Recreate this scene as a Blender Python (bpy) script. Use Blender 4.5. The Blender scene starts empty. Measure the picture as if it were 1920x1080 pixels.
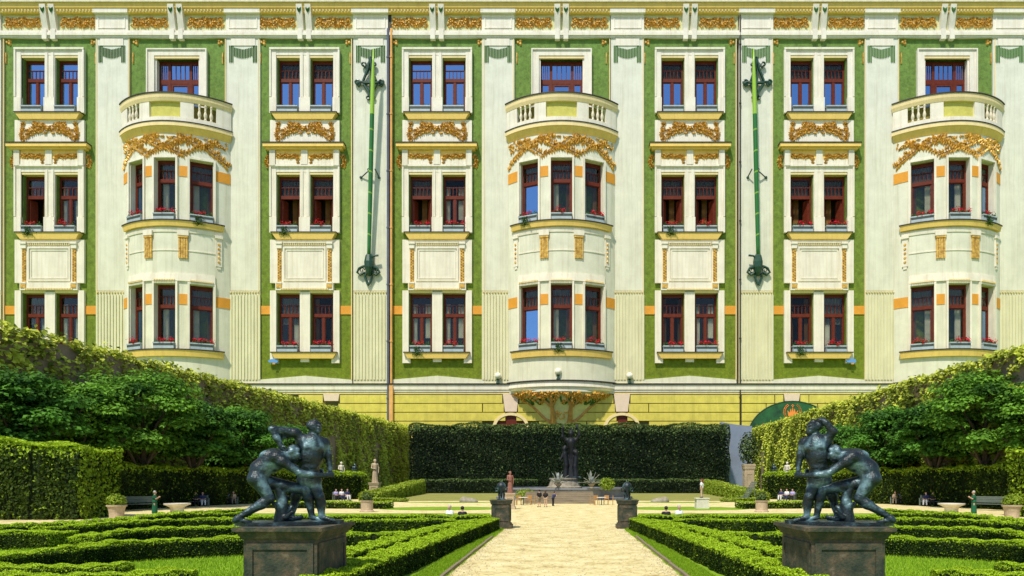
import bpy, math, random
import numpy as np
from mathutils import Vector, Matrix

# ------------------------------------------------------------------ camera, sky, sun, exposure
FPX = 1300.0          # focal length in photograph pixels (1920 wide)
VX, VY = 1058.0, 900.0  # vanishing point of the garden axis
H = 2.7               # eye height (raised terrace behind the garden)
DF = 170.0            # distance to the facade
U = DF / FPX          # metres per facade unit

scene = bpy.context.scene
COL = scene.collection
cam_data = bpy.data.cameras.new('camera')
cam_data.sensor_width = 36.0
cam_data.lens = FPX / 1920.0 * 36.0
cam_data.shift_x = (960.0 - VX) / 1920.0
cam_data.shift_y = (VY - 540.0) / 1920.0
cam_data.clip_start = 0.1
cam_data.clip_end = 3000.0
cam = bpy.data.objects.new('camera', cam_data)
cam.location = (0, 0, H)
cam.rotation_euler = (math.pi / 2, 0, 0)
COL.objects.link(cam)
scene.camera = cam

SUN_EL, SUN_AZ = math.radians(58.0), math.radians(24.0)   # azimuth: left of straight behind the camera
world = bpy.data.worlds.new('World')
scene.world = world
world.use_nodes = True
wn = world.node_tree
sky = wn.nodes.new('ShaderNodeTexSky')
sky.sky_type = 'NISHITA'
sky.sun_disc = False
sky.sun_elevation = SUN_EL
sky.sun_rotation = math.pi + SUN_AZ
sky.air_density = 1.0
sky.dust_density = 0.4
sky.ozone_density = 2.0
wbg = wn.nodes['Background']
wbg.inputs['Strength'].default_value = 0.15
wn.links.new(sky.outputs[0], wbg.inputs['Color'])

sun_data = bpy.data.lights.new('sun', 'SUN')
sun_data.energy = 4.6
sun_data.angle = math.radians(3.0)
sun_data.color = (1.0, 0.93, 0.80)
sun = bpy.data.objects.new('sun', sun_data)
sdir = Vector((-math.sin(SUN_AZ) * math.cos(SUN_EL), -math.cos(SUN_AZ) * math.cos(SUN_EL), math.sin(SUN_EL)))
sun.rotation_euler = sdir.to_track_quat('Z', 'Y').to_euler()
sun.location = (-40, -30, 80)
COL.objects.link(sun)

scene.view_settings.view_transform = 'Standard'
scene.view_settings.look = 'None'
scene.view_settings.gamma = 1.0
scene.view_settings.use_curve_mapping = False
scene.view_settings.exposure = 0.04

# ------------------------------------------------------------------ materials
MATS = {}
def node_mat(name):
    m = bpy.data.materials.new(name)
    m.use_nodes = True
    return m, m.node_tree, m.node_tree.nodes['Principled BSDF']

def mat(name, col, rough=0.7, var=0.12, scale=3.0, bump=0.0, bscale=30.0, metal=0.0, spec=0.4, col2=None, detail=6.0):
    """plain surface: noise mixes two tones of the colour, optional fine relief"""
    if name in MATS:
        return MATS[name]
    m, nt, b = node_mat(name)
    tc = nt.nodes.new('ShaderNodeTexCoord')
    no = nt.nodes.new('ShaderNodeTexNoise')
    no.inputs['Scale'].default_value = scale
    no.inputs['Detail'].default_value = detail
    no.inputs['Roughness'].default_value = 0.65
    nt.links.new(tc.outputs['Object'], no.inputs['Vector'])
    ra = nt.nodes.new('ShaderNodeValToRGB')
    a = [max(0.0, c * (1 - var)) for c in col]
    c2 = col2 if col2 else [min(1.0, c * (1 + var)) for c in col]
    ra.color_ramp.elements[0].color = (*a, 1)
    ra.color_ramp.elements[1].color = (*c2, 1)
    ra.color_ramp.elements[0].position = 0.32
    ra.color_ramp.elements[1].position = 0.68
    nt.links.new(no.outputs['Fac'], ra.inputs['Fac'])
    nt.links.new(ra.outputs['Color'], b.inputs['Base Color'])
    b.inputs['Roughness'].default_value = rough
    b.inputs['Metallic'].default_value = metal
    b.inputs['Specular IOR Level'].default_value = spec
    if bump > 0:
        nb = nt.nodes.new('ShaderNodeTexNoise')
        nb.inputs['Scale'].default_value = bscale
        nb.inputs['Detail'].default_value = 4.0
        nt.links.new(tc.outputs['Object'], nb.inputs['Vector'])
        bp = nt.nodes.new('ShaderNodeBump')
        bp.inputs['Strength'].default_value = bump
        bp.inputs['Distance'].default_value = 0.05
        nt.links.new(nb.outputs['Fac'], bp.inputs['Height'])
        nt.links.new(bp.outputs['Normal'], b.inputs['Normal'])
    MATS[name] = m
    return m

def leaf_mat(name, dark, light, trans=0.25, rough=0.6, spec=0.12):
    if name in MATS:
        return MATS[name]
    m, nt, b = node_mat(name)
    at = nt.nodes.new('ShaderNodeAttribute')
    at.attribute_name = 'tone'
    ra = nt.nodes.new('ShaderNodeValToRGB')
    ra.color_ramp.elements[0].color = (*dark, 1)
    ra.color_ramp.elements[1].color = (*light, 1)
    nt.links.new(at.outputs['Fac'], ra.inputs['Fac'])
    nt.links.new(ra.outputs['Color'], b.inputs['Base Color'])
    b.inputs['Roughness'].default_value = rough
    b.inputs['Specular IOR Level'].default_value = spec
    tr = nt.nodes.new('ShaderNodeBsdfTranslucent')
    nt.links.new(ra.outputs['Color'], tr.inputs['Color'])
    mx = nt.nodes.new('ShaderNodeMixShader')
    mx.inputs[0].default_value = trans
    nt.links.new(b.outputs[0], mx.inputs[1])
    nt.links.new(tr.outputs[0], mx.inputs[2])
    nt.links.new(mx.outputs[0], nt.nodes['Material Output'].inputs['Surface'])
    MATS[name] = m
    return m

def glass_mat(name, refl, tint, grim=0.02, rc=(0.85, 0.93, 1)):
    m, nt, b = node_mat(name)
    tr = nt.nodes.new('ShaderNodeBsdfTransparent')
    tr.inputs['Color'].default_value = (*tint, 1)
    gl = nt.nodes.new('ShaderNodeBsdfGlossy')
    gl.inputs['Roughness'].default_value = grim
    gl.inputs['Color'].default_value = (*rc, 1)
    fr = nt.nodes.new('ShaderNodeFresnel')
    fr.inputs['IOR'].default_value = 1.5
    ad = nt.nodes.new('ShaderNodeMath'); ad.operation = 'ADD'; ad.use_clamp = True
    ad.inputs[1].default_value = refl
    fm = nt.nodes.new('ShaderNodeMath'); fm.operation = 'MULTIPLY'; fm.inputs[1].default_value = 0.3
    nt.links.new(fr.outputs[0], fm.inputs[0]); nt.links.new(fm.outputs[0], ad.inputs[0])
    # old glass: slight waviness
    tc = nt.nodes.new('ShaderNodeTexCoord')
    no = nt.nodes.new('ShaderNodeTexNoise'); no.inputs['Scale'].default_value = 0.7
    bp = nt.nodes.new('ShaderNodeBump'); bp.inputs['Strength'].default_value = 0.12; bp.inputs['Distance'].default_value = 0.1
    nt.links.new(tc.outputs['Object'], no.inputs['Vector'])
    nt.links.new(no.outputs['Fac'], bp.inputs['Height'])
    nt.links.new(bp.outputs['Normal'], gl.inputs['Normal'])
    mx = nt.nodes.new('ShaderNodeMixShader')
    nt.links.new(ad.outputs[0], mx.inputs[0])
    nt.links.new(tr.outputs[0], mx.inputs[1])
    nt.links.new(gl.outputs[0], mx.inputs[2])
    nt.links.new(mx.outputs[0], nt.nodes['Material Output'].inputs['Surface'])
    MATS[name] = m
    return m

def plaster(name, low, high, dirt, amt=0.35, rough=0.85, mott=0.10, mscale=0.25, bump=0.15, bscale=6.0, zlo=30.0, zhi=112.0, msc2=None):
    """painted stucco: colour blended by height, mottling, rain streaks and blotches with shapes of their own"""
    m, nt, b = node_mat(name)
    N = nt.nodes.new; Lk = nt.links.new
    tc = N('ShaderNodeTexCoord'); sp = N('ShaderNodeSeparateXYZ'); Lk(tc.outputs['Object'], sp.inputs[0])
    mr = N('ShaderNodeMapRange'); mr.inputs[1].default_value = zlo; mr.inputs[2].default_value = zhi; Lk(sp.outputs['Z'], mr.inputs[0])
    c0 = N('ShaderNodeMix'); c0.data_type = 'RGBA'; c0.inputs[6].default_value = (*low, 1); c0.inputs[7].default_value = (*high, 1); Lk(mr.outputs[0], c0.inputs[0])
    n1 = N('ShaderNodeTexNoise'); n1.inputs['Scale'].default_value = mscale; n1.inputs['Detail'].default_value = 8; n1.inputs['Roughness'].default_value = .7; Lk(tc.outputs['Object'], n1.inputs['Vector'])
    r1 = N('ShaderNodeMapRange'); r1.inputs[1].default_value = .3; r1.inputs[2].default_value = .7; r1.inputs[3].default_value = 1 - mott; r1.inputs[4].default_value = 1 + mott * .6; Lk(n1.outputs['Fac'], r1.inputs[0])
    mu = N('ShaderNodeMix'); mu.data_type = 'RGBA'; mu.blend_type = 'MULTIPLY'; mu.inputs[0].default_value = 1.0
    Lk(c0.outputs[2], mu.inputs[6]); Lk(r1.outputs[0], mu.inputs[7])
    mp = N('ShaderNodeMapping'); mp.inputs['Scale'].default_value = (1.1, 1.1, .045); Lk(tc.outputs['Object'], mp.inputs['Vector'])
    n2 = N('ShaderNodeTexNoise'); n2.inputs['Scale'].default_value = 1.0; n2.inputs['Detail'].default_value = 6; n2.inputs['Roughness'].default_value = .75; Lk(mp.outputs[0], n2.inputs['Vector'])
    r2 = N('ShaderNodeMapRange'); r2.inputs[1].default_value = .48; r2.inputs[2].default_value = .76; r2.inputs[3].default_value = 0; r2.inputs[4].default_value = amt; Lk(n2.outputs['Fac'], r2.inputs[0])
    mx = N('ShaderNodeMix'); mx.data_type = 'RGBA'; mx.inputs[7].default_value = (*dirt, 1); Lk(r2.outputs[0], mx.inputs[0]); Lk(mu.outputs[2], mx.inputs[6])
    Lk(mx.outputs[2], b.inputs['Base Color'])
    b.inputs['Roughness'].default_value = rough; b.inputs['Specular IOR Level'].default_value = .3
    nb = N('ShaderNodeTexNoise'); nb.inputs['Scale'].default_value = bscale; nb.inputs['Detail'].default_value = 5; Lk(tc.outputs['Object'], nb.inputs['Vector'])
    bp = N('ShaderNodeBump'); bp.inputs['Strength'].default_value = bump; bp.inputs['Distance'].default_value = .06
    Lk(nb.outputs['Fac'], bp.inputs['Height']); Lk(bp.outputs['Normal'], b.inputs['Normal'])
    MATS[name] = m
    return m
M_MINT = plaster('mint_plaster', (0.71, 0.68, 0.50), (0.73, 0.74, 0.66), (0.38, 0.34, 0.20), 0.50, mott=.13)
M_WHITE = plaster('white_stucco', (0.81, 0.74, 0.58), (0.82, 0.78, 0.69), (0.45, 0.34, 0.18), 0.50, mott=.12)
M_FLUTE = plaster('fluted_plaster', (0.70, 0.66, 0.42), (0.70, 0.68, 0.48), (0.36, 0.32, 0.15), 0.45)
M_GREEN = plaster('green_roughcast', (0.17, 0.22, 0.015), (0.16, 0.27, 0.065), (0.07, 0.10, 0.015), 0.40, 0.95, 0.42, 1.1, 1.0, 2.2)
M_SWAG = mat('green_swag_paint', (0.07, 0.19, 0.04), 0.7, 0.1)
M_YELLOW = plaster('ochre_yellow_paint', (0.86, 0.58, 0.15), (0.88, 0.62, 0.19), (0.50, 0.30, 0.07), 0.45, 0.8)
M_CREAM = plaster('cream_paint', (0.84, 0.66, 0.32), (0.84, 0.68, 0.38), (0.48, 0.34, 0.13), 0.40, 0.8)
M_FRIEZE = mat('frieze_paint', (0.60, 0.62, 0.34), 0.8, 0.1, 0.5)
M_ORANGE = mat('orange_band_paint', (0.70, 0.30, 0.025), 0.7, 0.1, 0.6)
M_GOLD = mat('gilded_stucco', (0.60, 0.28, 0.03), 0.4, 0.4, 1.4, metal=0.2, col2=(0.92, 0.58, 0.13))
M_LIME = plaster('yellow_rustication', (0.66, 0.55, 0.09), (0.70, 0.60, 0.12), (0.36, 0.32, 0.06), 0.5, 0.9, 0.2, 0.5, 0.4, 4.0, 15.0, 26.0)
M_PINK = mat('pale_keystone', (0.74, 0.58, 0.42), 0.8, 0.08, 0.5)
M_WOOD = mat('red_brown_window_wood', (0.13, 0.022, 0.009), 0.5, 0.25, 2.0, spec=0.2)
M_DARK = mat('dark_sheet_metal', (0.03, 0.025, 0.02), 0.6, 0.2, 1.0)
M_IRON = mat('dark_green_iron', (0.010, 0.055, 0.028), 0.4, 0.3, 1.0, spec=0.6)
M_COPPER = mat('copper_downpipe', (0.78, 0.40, 0.11), 0.45, 0.2, 0.3, metal=0.0)
M_BLUEPIPE = mat('slate_downpipe', (0.12, 0.14, 0.20), 0.4, 0.2, 0.3, metal=0.3)
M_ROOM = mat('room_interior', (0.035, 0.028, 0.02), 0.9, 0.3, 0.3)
M_CURTAIN = mat('pale_curtain', (0.78, 0.76, 0.68), 0.9, 0.12, 0.8)
M_DRAPE = mat('ochre_drape', (0.30, 0.15, 0.04), 0.9, 0.2, 0.8)
M_BLIND = mat('grey_blind', (0.13, 0.12, 0.09), 0.8, 0.12, 0.8)
M_BOX = mat('zinc_flower_box', (0.38, 0.44, 0.46), 0.55, 0.15, 1.0, metal=0.1)
M_BOXD = mat('dark_flower_box', (0.05, 0.055, 0.05), 0.6, 0.2, 1.0)
M_RED = leaf_mat('red_geranium', (0.45, 0.01, 0.02), (0.75, 0.03, 0.06), 0.2)
M_GLEAF = leaf_mat('geranium_leaf', (0.03, 0.09, 0.015), (0.07, 0.16, 0.03), 0.25)
G_SKY = glass_mat('sky_reflecting_glass', 0.55, (0.3, 0.32, 0.34), rc=(0.40, 0.64, 1.0))
G_MID = glass_mat('half_reflecting_glass', 0.01, (0.85, 0.86, 0.82))
G_DIM = glass_mat('dim_glass', 0.0, (0.8, 0.8, 0.78))
M_STONE = mat('grey_sandstone', (0.30, 0.26, 0.19), 0.9, 0.35, 1.8, 0.6, 14.0)
M_WARMSTONE = mat('warm_sandstone', (0.46, 0.35, 0.23), 0.9, 0.25, 1.5, 0.5, 12.0)
M_PALESTONE = mat('pale_limestone', (0.66, 0.60, 0.48), 0.85, 0.15, 1.5, 0.4, 12.0)
M_WALLSTONE = mat('brown_garden_wall', (0.24, 0.17, 0.13), 0.95, 0.25, 0.5, 0.5, 3.0)
M_GREYWALL = mat('blue_grey_render', (0.20, 0.23, 0.32), 0.9, 0.15, 0.2, 0.3, 2.0)
M_PAVE = mat('brown_step_stone', (0.24, 0.19, 0.12), 0.9, 0.25, 0.5, 0.4, 3.0)
M_TEAK = mat('weathered_bench_wood', (0.13, 0.16, 0.13), 0.8, 0.2, 1.0)
M_TAN = mat('tan_cafe_wood', (0.42, 0.22, 0.06), 0.7, 0.2, 1.0)
M_BARK = mat('bark', (0.06, 0.045, 0.03), 0.95, 0.3, 3.0, 0.8, 20.0)
M_CORE = mat('hedge_twigs', (0.022, 0.034, 0.012), 1.0, 0.4, 4.0, spec=0.1)

def bronze_mat():
    m, nt, b = node_mat('patinated_bronze')
    tc = nt.nodes.new('ShaderNodeTexCoord')
    no = nt.nodes.new('ShaderNodeTexNoise'); no.inputs['Scale'].default_value = 3.2; no.inputs['Detail'].default_value = 7
    nt.links.new(tc.outputs['Object'], no.inputs['Vector'])
    ra = nt.nodes.new('ShaderNodeValToRGB')
    e = ra.color_ramp.elements
    e[0].position, e[0].color = 0.40, (0.008, 0.014, 0.016, 1)
    e[1].position, e[1].color = 0.66, (0.15, 0.25, 0.28, 1)
    x = e.new(0.52); x.color = (0.014, 0.032, 0.042, 1)
    nt.links.new(no.outputs['Fac'], ra.inputs['Fac'])
    nt.links.new(ra.outputs['Color'], b.inputs['Base Color'])
    b.inputs['Metallic'].default_value = 0.3
    b.inputs['Roughness'].default_value = 0.42
    b.inputs['Specular IOR Level'].default_value = 0.6
    nb = nt.nodes.new('ShaderNodeTexNoise'); nb.inputs['Scale'].default_value = 22; nb.inputs['Detail'].default_value = 3
    nt.links.new(tc.outputs['Object'], nb.inputs['Vector'])
    bp = nt.nodes.new('ShaderNodeBump'); bp.inputs['Strength'].default_value = 0.6; bp.inputs['Distance'].default_value = 0.03
    nt.links.new(nb.outputs['Fac'], bp.inputs['Height'])
    nt.links.new(bp.outputs['Normal'], b.inputs['Normal'])
    MATS['patinated_bronze'] = m
    return m
M_BRONZE = bronze_mat()

def ground_mat(name, cols, s1, s2, bump=0.5, rough=0.95, bs=30.0, dist=0.03):
    """two noise scales through a four-tone ramp"""
    m, nt, b = node_mat(name)
    tc = nt.nodes.new('ShaderNodeTexCoord')
    n1 = nt.nodes.new('ShaderNodeTexNoise'); n1.inputs['Scale'].default_value = s1; n1.inputs['Detail'].default_value = 5
    n2 = nt.nodes.new('ShaderNodeTexNoise'); n2.inputs['Scale'].default_value = s2; n2.inputs['Detail'].default_value = 6
    nt.links.new(tc.outputs['Object'], n1.inputs['Vector']); nt.links.new(tc.outputs['Object'], n2.inputs['Vector'])
    mx = nt.nodes.new('ShaderNodeMath'); mx.operation = 'MULTIPLY_ADD'
    mx.inputs[1].default_value = 0.5
    hf = nt.nodes.new('ShaderNodeMath'); hf.operation = 'MULTIPLY'; hf.inputs[1].default_value = 0.5
    nt.links.new(n2.outputs['Fac'], hf.inputs[0])
    nt.links.new(n1.outputs['Fac'], mx.inputs[0]); nt.links.new(hf.outputs[0], mx.inputs[2])
    ra = nt.nodes.new('ShaderNodeValToRGB')
    e = ra.color_ramp.elements
    e[0].position, e[0].color = 0.36, (*cols[0], 1)
    e[1].position, e[1].color = 0.64, (*cols[-1], 1)
    for i, c in enumerate(cols[1:-1]):
        x = e.new(0.36 + 0.28 * (i + 1) / (len(cols) - 1)); x.color = (*c, 1)
    nt.links.new(mx.outputs[0], ra.inputs['Fac'])
    nt.links.new(ra.outputs['Color'], b.inputs['Base Color'])
    b.inputs['Roughness'].default_value = rough
    b.inputs['Specular IOR Level'].default_value = 0.15
    nb = nt.nodes.new('ShaderNodeTexNoise'); nb.inputs['Scale'].default_value = bs; nb.inputs['Detail'].default_value = 4
    nt.links.new(tc.outputs['Object'], nb.inputs['Vector'])
    bp = nt.nodes.new('ShaderNodeBump'); bp.inputs['Strength'].default_value = bump; bp.inputs['Distance'].default_value = dist
    nt.links.new(nb.outputs['Fac'], bp.inputs['Height']); nt.links.new(bp.outputs['Normal'], b.inputs['Normal'])
    MATS[name] = m
    return m
M_LAWN = ground_mat('lawn_grass', [(0.12, 0.22, 0.012), (0.20, 0.34, 0.018), (0.26, 0.41, 0.03)], 0.5, 14.0, 0.8)
M_DRYLAWN = ground_mat('dry_lawn_grass', [(0.19, 0.20, 0.045), (0.26, 0.26, 0.07), (0.30, 0.29, 0.09)], 0.3, 9.0, 0.6)
M_GRAVEL = ground_mat('pale_gravel', [(0.40, 0.29, 0.12), (0.64, 0.53, 0.24), (0.74, 0.64, 0.33), (0.79, 0.71, 0.42)], 1.1, 6.0, 0.8, bs=40.0, dist=0.03)
M_SOIL = ground_mat('bed_soil', [(0.05, 0.04, 0.02), (0.09, 0.07, 0.04), (0.07, 0.10, 0.02)], 0.8, 10.0)

# leaves
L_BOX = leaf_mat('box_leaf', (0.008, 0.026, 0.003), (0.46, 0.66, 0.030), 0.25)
L_IVY = leaf_mat('ivy_leaf', (0.040, 0.075, 0.010), (0.66, 0.72, 0.085), 0.28)
L_DARK = leaf_mat('hornbeam_leaf', (0.005, 0.013, 0.006), (0.15, 0.22, 0.060), 0.12)
L_MAPLE = leaf_mat('maple_leaf', (0.024, 0.078, 0.012), (0.24, 0.50, 0.050), 0.34)
L_MAPLE2 = leaf_mat('dark_maple_leaf', (0.018, 0.062, 0.012), (0.15, 0.37, 0.045), 0.32)
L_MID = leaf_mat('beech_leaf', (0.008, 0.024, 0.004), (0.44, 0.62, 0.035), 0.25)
L_BANK = leaf_mat('bank_leaf', (0.14, 0.22, 0.012), (0.36, 0.46, 0.05), 0.25)
L_GRASS = leaf_mat('grass_blade', (0.15, 0.28, 0.012), (0.38, 0.58, 0.03), 0.3)
L_AGAVE = leaf_mat('silver_agave_leaf', (0.30, 0.33, 0.30), (0.62, 0.64, 0.60), 0.1)

# ------------------------------------------------------------------ object helpers
def link(o):
    COL.objects.link(o)
    return o

def tag(o, label=None, cat=None, group=None, kind=None):
    if label: o['label'] = label
    if cat: o['category'] = cat
    if group: o['group'] = group
    if kind: o['kind'] = kind
    return o

def thing(name, label, cat, loc=(0, 0, 0), rz=0.0, group=None, scale=1.0):
    o = bpy.data.objects.new(name, None)
    o.empty_display_size = 0.3
    o.location = loc
    o.rotation_euler = (0, 0, rz)
    if isinstance(scale, tuple): o.scale = scale
    else: o.scale = (scale,) * 3
    link(o)
    return tag(o, label, cat, group)

def obj(name, me, parent=None, loc=(0, 0, 0), rz=0.0, kind=None, scale=None, material=None):
    if material is not None:
        me = me.copy()
        me.materials.clear(); me.materials.append(material)
    o = bpy.data.objects.new(name, me)
    link(o)
    if parent: o.parent = parent
    o.location = loc
    o.rotation_euler = (0, 0, rz)
    if scale: o.scale = scale
    if kind: o['kind'] = kind
    return o

def np_mesh(name, V, polys_idx, n_per, material, tone=None, smooth=False):
    """fast mesh from numpy arrays; every polygon has n_per corners"""
    V = np.asarray(V, dtype=np.float32); F = np.asarray(polys_idx, dtype=np.int32).reshape(-1, n_per)
    me = bpy.data.meshes.new(name)
    me.vertices.add(len(V)); me.vertices.foreach_set('co', V.ravel())
    me.loops.add(F.size); me.loops.foreach_set('vertex_index', F.ravel())
    me.polygons.add(len(F))
    me.polygons.foreach_set('loop_start', np.arange(0, F.size, n_per, dtype=np.int32))
    me.polygons.foreach_set('loop_total', np.full(len(F), n_per, dtype=np.int32))
    if tone is not None:
        a = me.attributes.new('tone', 'FLOAT', 'POINT')
        a.data.foreach_set('value', np.asarray(tone, dtype=np.float32))
    me.update(calc_edges=True)
    me.validate()
    if smooth:
        me.polygons.foreach_set('use_smooth', np.ones(len(F), dtype=bool))
    me.materials.append(material)
    return me

def FA(x, y, p):      # facade coordinates (photo-like units; p = how far proud of the pilaster plane) -> metres
    return (x * U, -p * U, H + (VY - y) * U)

BR, BC = 145.0, -105.0      # bay: radius and centre depth
def FB(x, y, p): return FA(x, y - (900 - y) * 0.009, p)
def BANG(t):               # station across the bay (radians, as on a tighter circle) -> true angle
    return math.asin(max(-1.0, min(1.0, 110.0 * math.sin(t) / BR)))
def TB(theta, base):       # tangent frame of a bay window
    th = BANG(theta)
    s, c = math.sin(th), math.cos(th)
    def f(u, y, d):
        return FB(base * s + u * c + d * s, y, BC + base * c - u * s + d * c)
    return f

def WT(x, y, z): return (x, y, z)

class MB:
    def __init__(self, T=FA):
        self.v = []; self.f = []; self.T = T
    def add(self, pts, faces, T=None):
        T = T or self.T
        n = len(self.v)
        self.v += [T(*p) for p in pts]
        self.f += [tuple(n + i for i in fc) for fc in faces]
        return self
    def box(self, x0, x1, y0, y1, d0, d1, T=None):
        return self.add([(x0, y0, d0), (x1, y0, d0), (x1, y1, d0), (x0, y1, d0), (x0, y0, d1), (x1, y0, d1), (x1, y1, d1), (x0, y1, d1)],
                        [(0, 1, 2, 3), (4, 7, 6, 5), (0, 4, 5, 1), (1, 5, 6, 2), (2, 6, 7, 3), (3, 7, 4, 0)], T)
    def trap(self, xa, ya, da, xb, yb, db, d0=0, T=None):
        """block symmetric about x=0: half width xa at ya (front depth da) to xb at yb (front depth db)"""
        return self.add([(-xa, ya, d0), (xa, ya, d0), (xb, yb, d0), (-xb, yb, d0), (-xa, ya, da), (xa, ya, da), (xb, yb, db), (-xb, yb, db)],
                        [(0, 1, 2, 3), (4, 7, 6, 5), (0, 4, 5, 1), (1, 5, 6, 2), (2, 6, 7, 3), (3, 7, 4, 0)], T)
    def ring(self, x0, x1, y0, y1, w, d0, d1, T=None):
        self.box(x0, x1, y0, y0 + w, d0, d1, T); self.box(x0, x1, y1 - w, y1, d0, d1, T)
        self.box(x0, x0 + w, y0 + w, y1 - w, d0, d1, T); self.box(x1 - w, x1, y0 + w, y1 - w, d0, d1, T)
        return self
    def poly(self, pts, d0, d1, T=None):
        n = len(pts)
        return self.add([(x, y, d0) for x, y in pts] + [(x, y, d1) for x, y in pts],
                        [tuple(range(n)), tuple(range(2 * n - 1, n - 1, -1))] + [(i, (i + 1) % n, n + (i + 1) % n, n + i) for i in range(n)], T)
    def panel(self, x0, x1, y0, y1, d, holes=(), depth=14.0, T=None):
        """front sheet with rectangular holes and reveals"""
        xs = sorted({x0, x1, *[h[0] for h in holes], *[h[1] for h in holes]})
        ys = sorted({y0, y1, *[h[2] for h in holes], *[h[3] for h in holes]})
        for i in range(len(xs) - 1):
            for j in range(len(ys) - 1):
                cx, cy = (xs[i] + xs[i + 1]) / 2, (ys[j] + ys[j + 1]) / 2
                if any(h[0] < cx < h[1] and h[2] < cy < h[3] for h in holes): continue
                self.add([(xs[i], ys[j], d), (xs[i + 1], ys[j], d), (xs[i + 1], ys[j + 1], d), (xs[i], ys[j + 1], d)], [(0, 3, 2, 1)], T)
        for a, b_, c, e in holes:
            q = [(a, c), (b_, c), (b_, e), (a, e)]
            for k in range(4):
                (ax, ay), (bx, by) = q[k], q[(k + 1) % 4]
                self.add([(ax, ay, d), (bx, by, d), (bx, by, d - depth), (ax, ay, d - depth)], [(0, 1, 2, 3)], T)
        return self
    def arc(self, prof, t0, t1, n):
        """closed profile [(r, y)] swept round the bay axis from angle t0 to t1 (degrees)"""
        m = len(prof); base = len(self.v)
        for k in range(n + 1):
            t = BANG(math.radians(t0 + (t1 - t0) * k / n))
            for r, y in prof:
                self.v.append(FB(r * math.sin(t), y, BC + r * math.cos(t)))
        for k in range(n):
            for i in range(m):
                j = (i + 1) % m
                self.f.append((base + k * m + i, base + k * m + j, base + (k + 1) * m + j, base + (k + 1) * m + i))
        self.f.append(tuple(base + i for i in range(m)))
        self.f.append(tuple(base + n * m + i for i in range(m - 1, -1, -1)))
        return self
    def lathe(self, prof, n=10, T=None, c=(0, 0)):
        """profile [(radius, height)] round a vertical axis (world style coordinates)"""
        base = len(self.v); T = T or self.T; m = len(prof)
        for r, h in prof:
            for k in range(n):
                a = 2 * math.pi * k / n
                self.v.append(T(c[0] + r * math.cos(a), c[1] + r * math.sin(a), h))
        for i in range(m - 1):
            for k in range(n):
                k2 = (k + 1) % n
                self.f.append((base + i * n + k, base + i * n + k2, base + (i + 1) * n + k2, base + (i + 1) * n + k))
        self.f.append(tuple(base + k for k in range(n - 1, -1, -1)))
        self.f.append(tuple(base + (m - 1) * n + k for k in range(n)))
        return self
    def tube(self, pts, r, n=6, T=None, cap=True):
        """tube through points already in final coordinates via T; r number or list"""
        T = T or self.T
        P = [Vector(T(*p)) for p in pts]
        R = r if isinstance(r, (list, tuple)) else [r] * len(P)
        base = len(self.v); prev = None
        for i, p in enumerate(P):
            t = (P[min(i + 1, len(P) - 1)] - P[max(i - 1, 0)]).normalized()
            a = Vector((0, 0, 1)) if abs(t.z) < 0.9 else Vector((1, 0, 0))
            if prev is not None: a = prev
            b = (a - t * a.dot(t))
            if b.length < 1e-5: b = t.orthogonal()
            b.normalize(); prev = b
            c = t.cross(b)
            for k in range(n):
                an = 2 * math.pi * k / n
                self.v.append(tuple(p + (b * math.cos(an) + c * math.sin(an)) * R[i]))
        for i in range(len(P) - 1):
            for k in range(n):
                k2 = (k + 1) % n
                self.f.append((base + i * n + k, base + i * n + k2, base + (i + 1) * n + k2, base + (i + 1) * n + k))
        if cap:
            self.f.append(tuple(base + k for k in range(n - 1, -1, -1)))
            e = base + (len(P) - 1) * n
            self.f.append(tuple(e + k for k in range(n)))
        return self
    def leafy(self, u, y, d, L, w, ang, h, T=None):
        """one raised stucco leaf: a diamond pyramid lying on the wall"""
        ca, sa = math.cos(ang), math.sin(ang)
        def P(a, b, c): return (u + a * ca - b * sa, y + a * sa + b * ca, d + c)
        return self.add([P(-L, 0, -.5), P(0, -w, -.5), P(L, 0, -.5), P(0, w, -.5), P(-L * .3, 0, h * 1.5), P(L * .45, 0, h * 1.05)],
                        [(0, 4, 1), (1, 4, 5, 2), (2, 5, 4, 3), (3, 4, 0)], T)
    def bud(self, u, y, d, r, h, T=None):
        pts = [(u + r * math.cos(k * math.pi / 3), y + r * math.sin(k * math.pi / 3), d - .3) for k in range(6)]
        pts += [(u + .6 * r * math.cos(k * math.pi / 3 + .5), y + .6 * r * math.sin(k * math.pi / 3 + .5), d + h) for k in range(6)]
        return self.add(pts, [(i, (i + 1) % 6, 6 + (i + 1) % 6, 6 + i) for i in range(6)] + [(6, 7, 8, 9, 10, 11)], T)
    def mesh(self, name, material, smooth=False):
        me = bpy.data.meshes.new(name)
        me.from_pydata(self.v, [], self.f)
        me.update()
        import bmesh
        bm = bmesh.new(); bm.from_mesh(me)
        bmesh.ops.recalc_face_normals(bm, faces=bm.faces)
        bm.to_mesh(me); bm.free()
        if smooth:
            for p in me.polygons: p.use_smooth = True
        me.materials.append(material)
        return me

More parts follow.
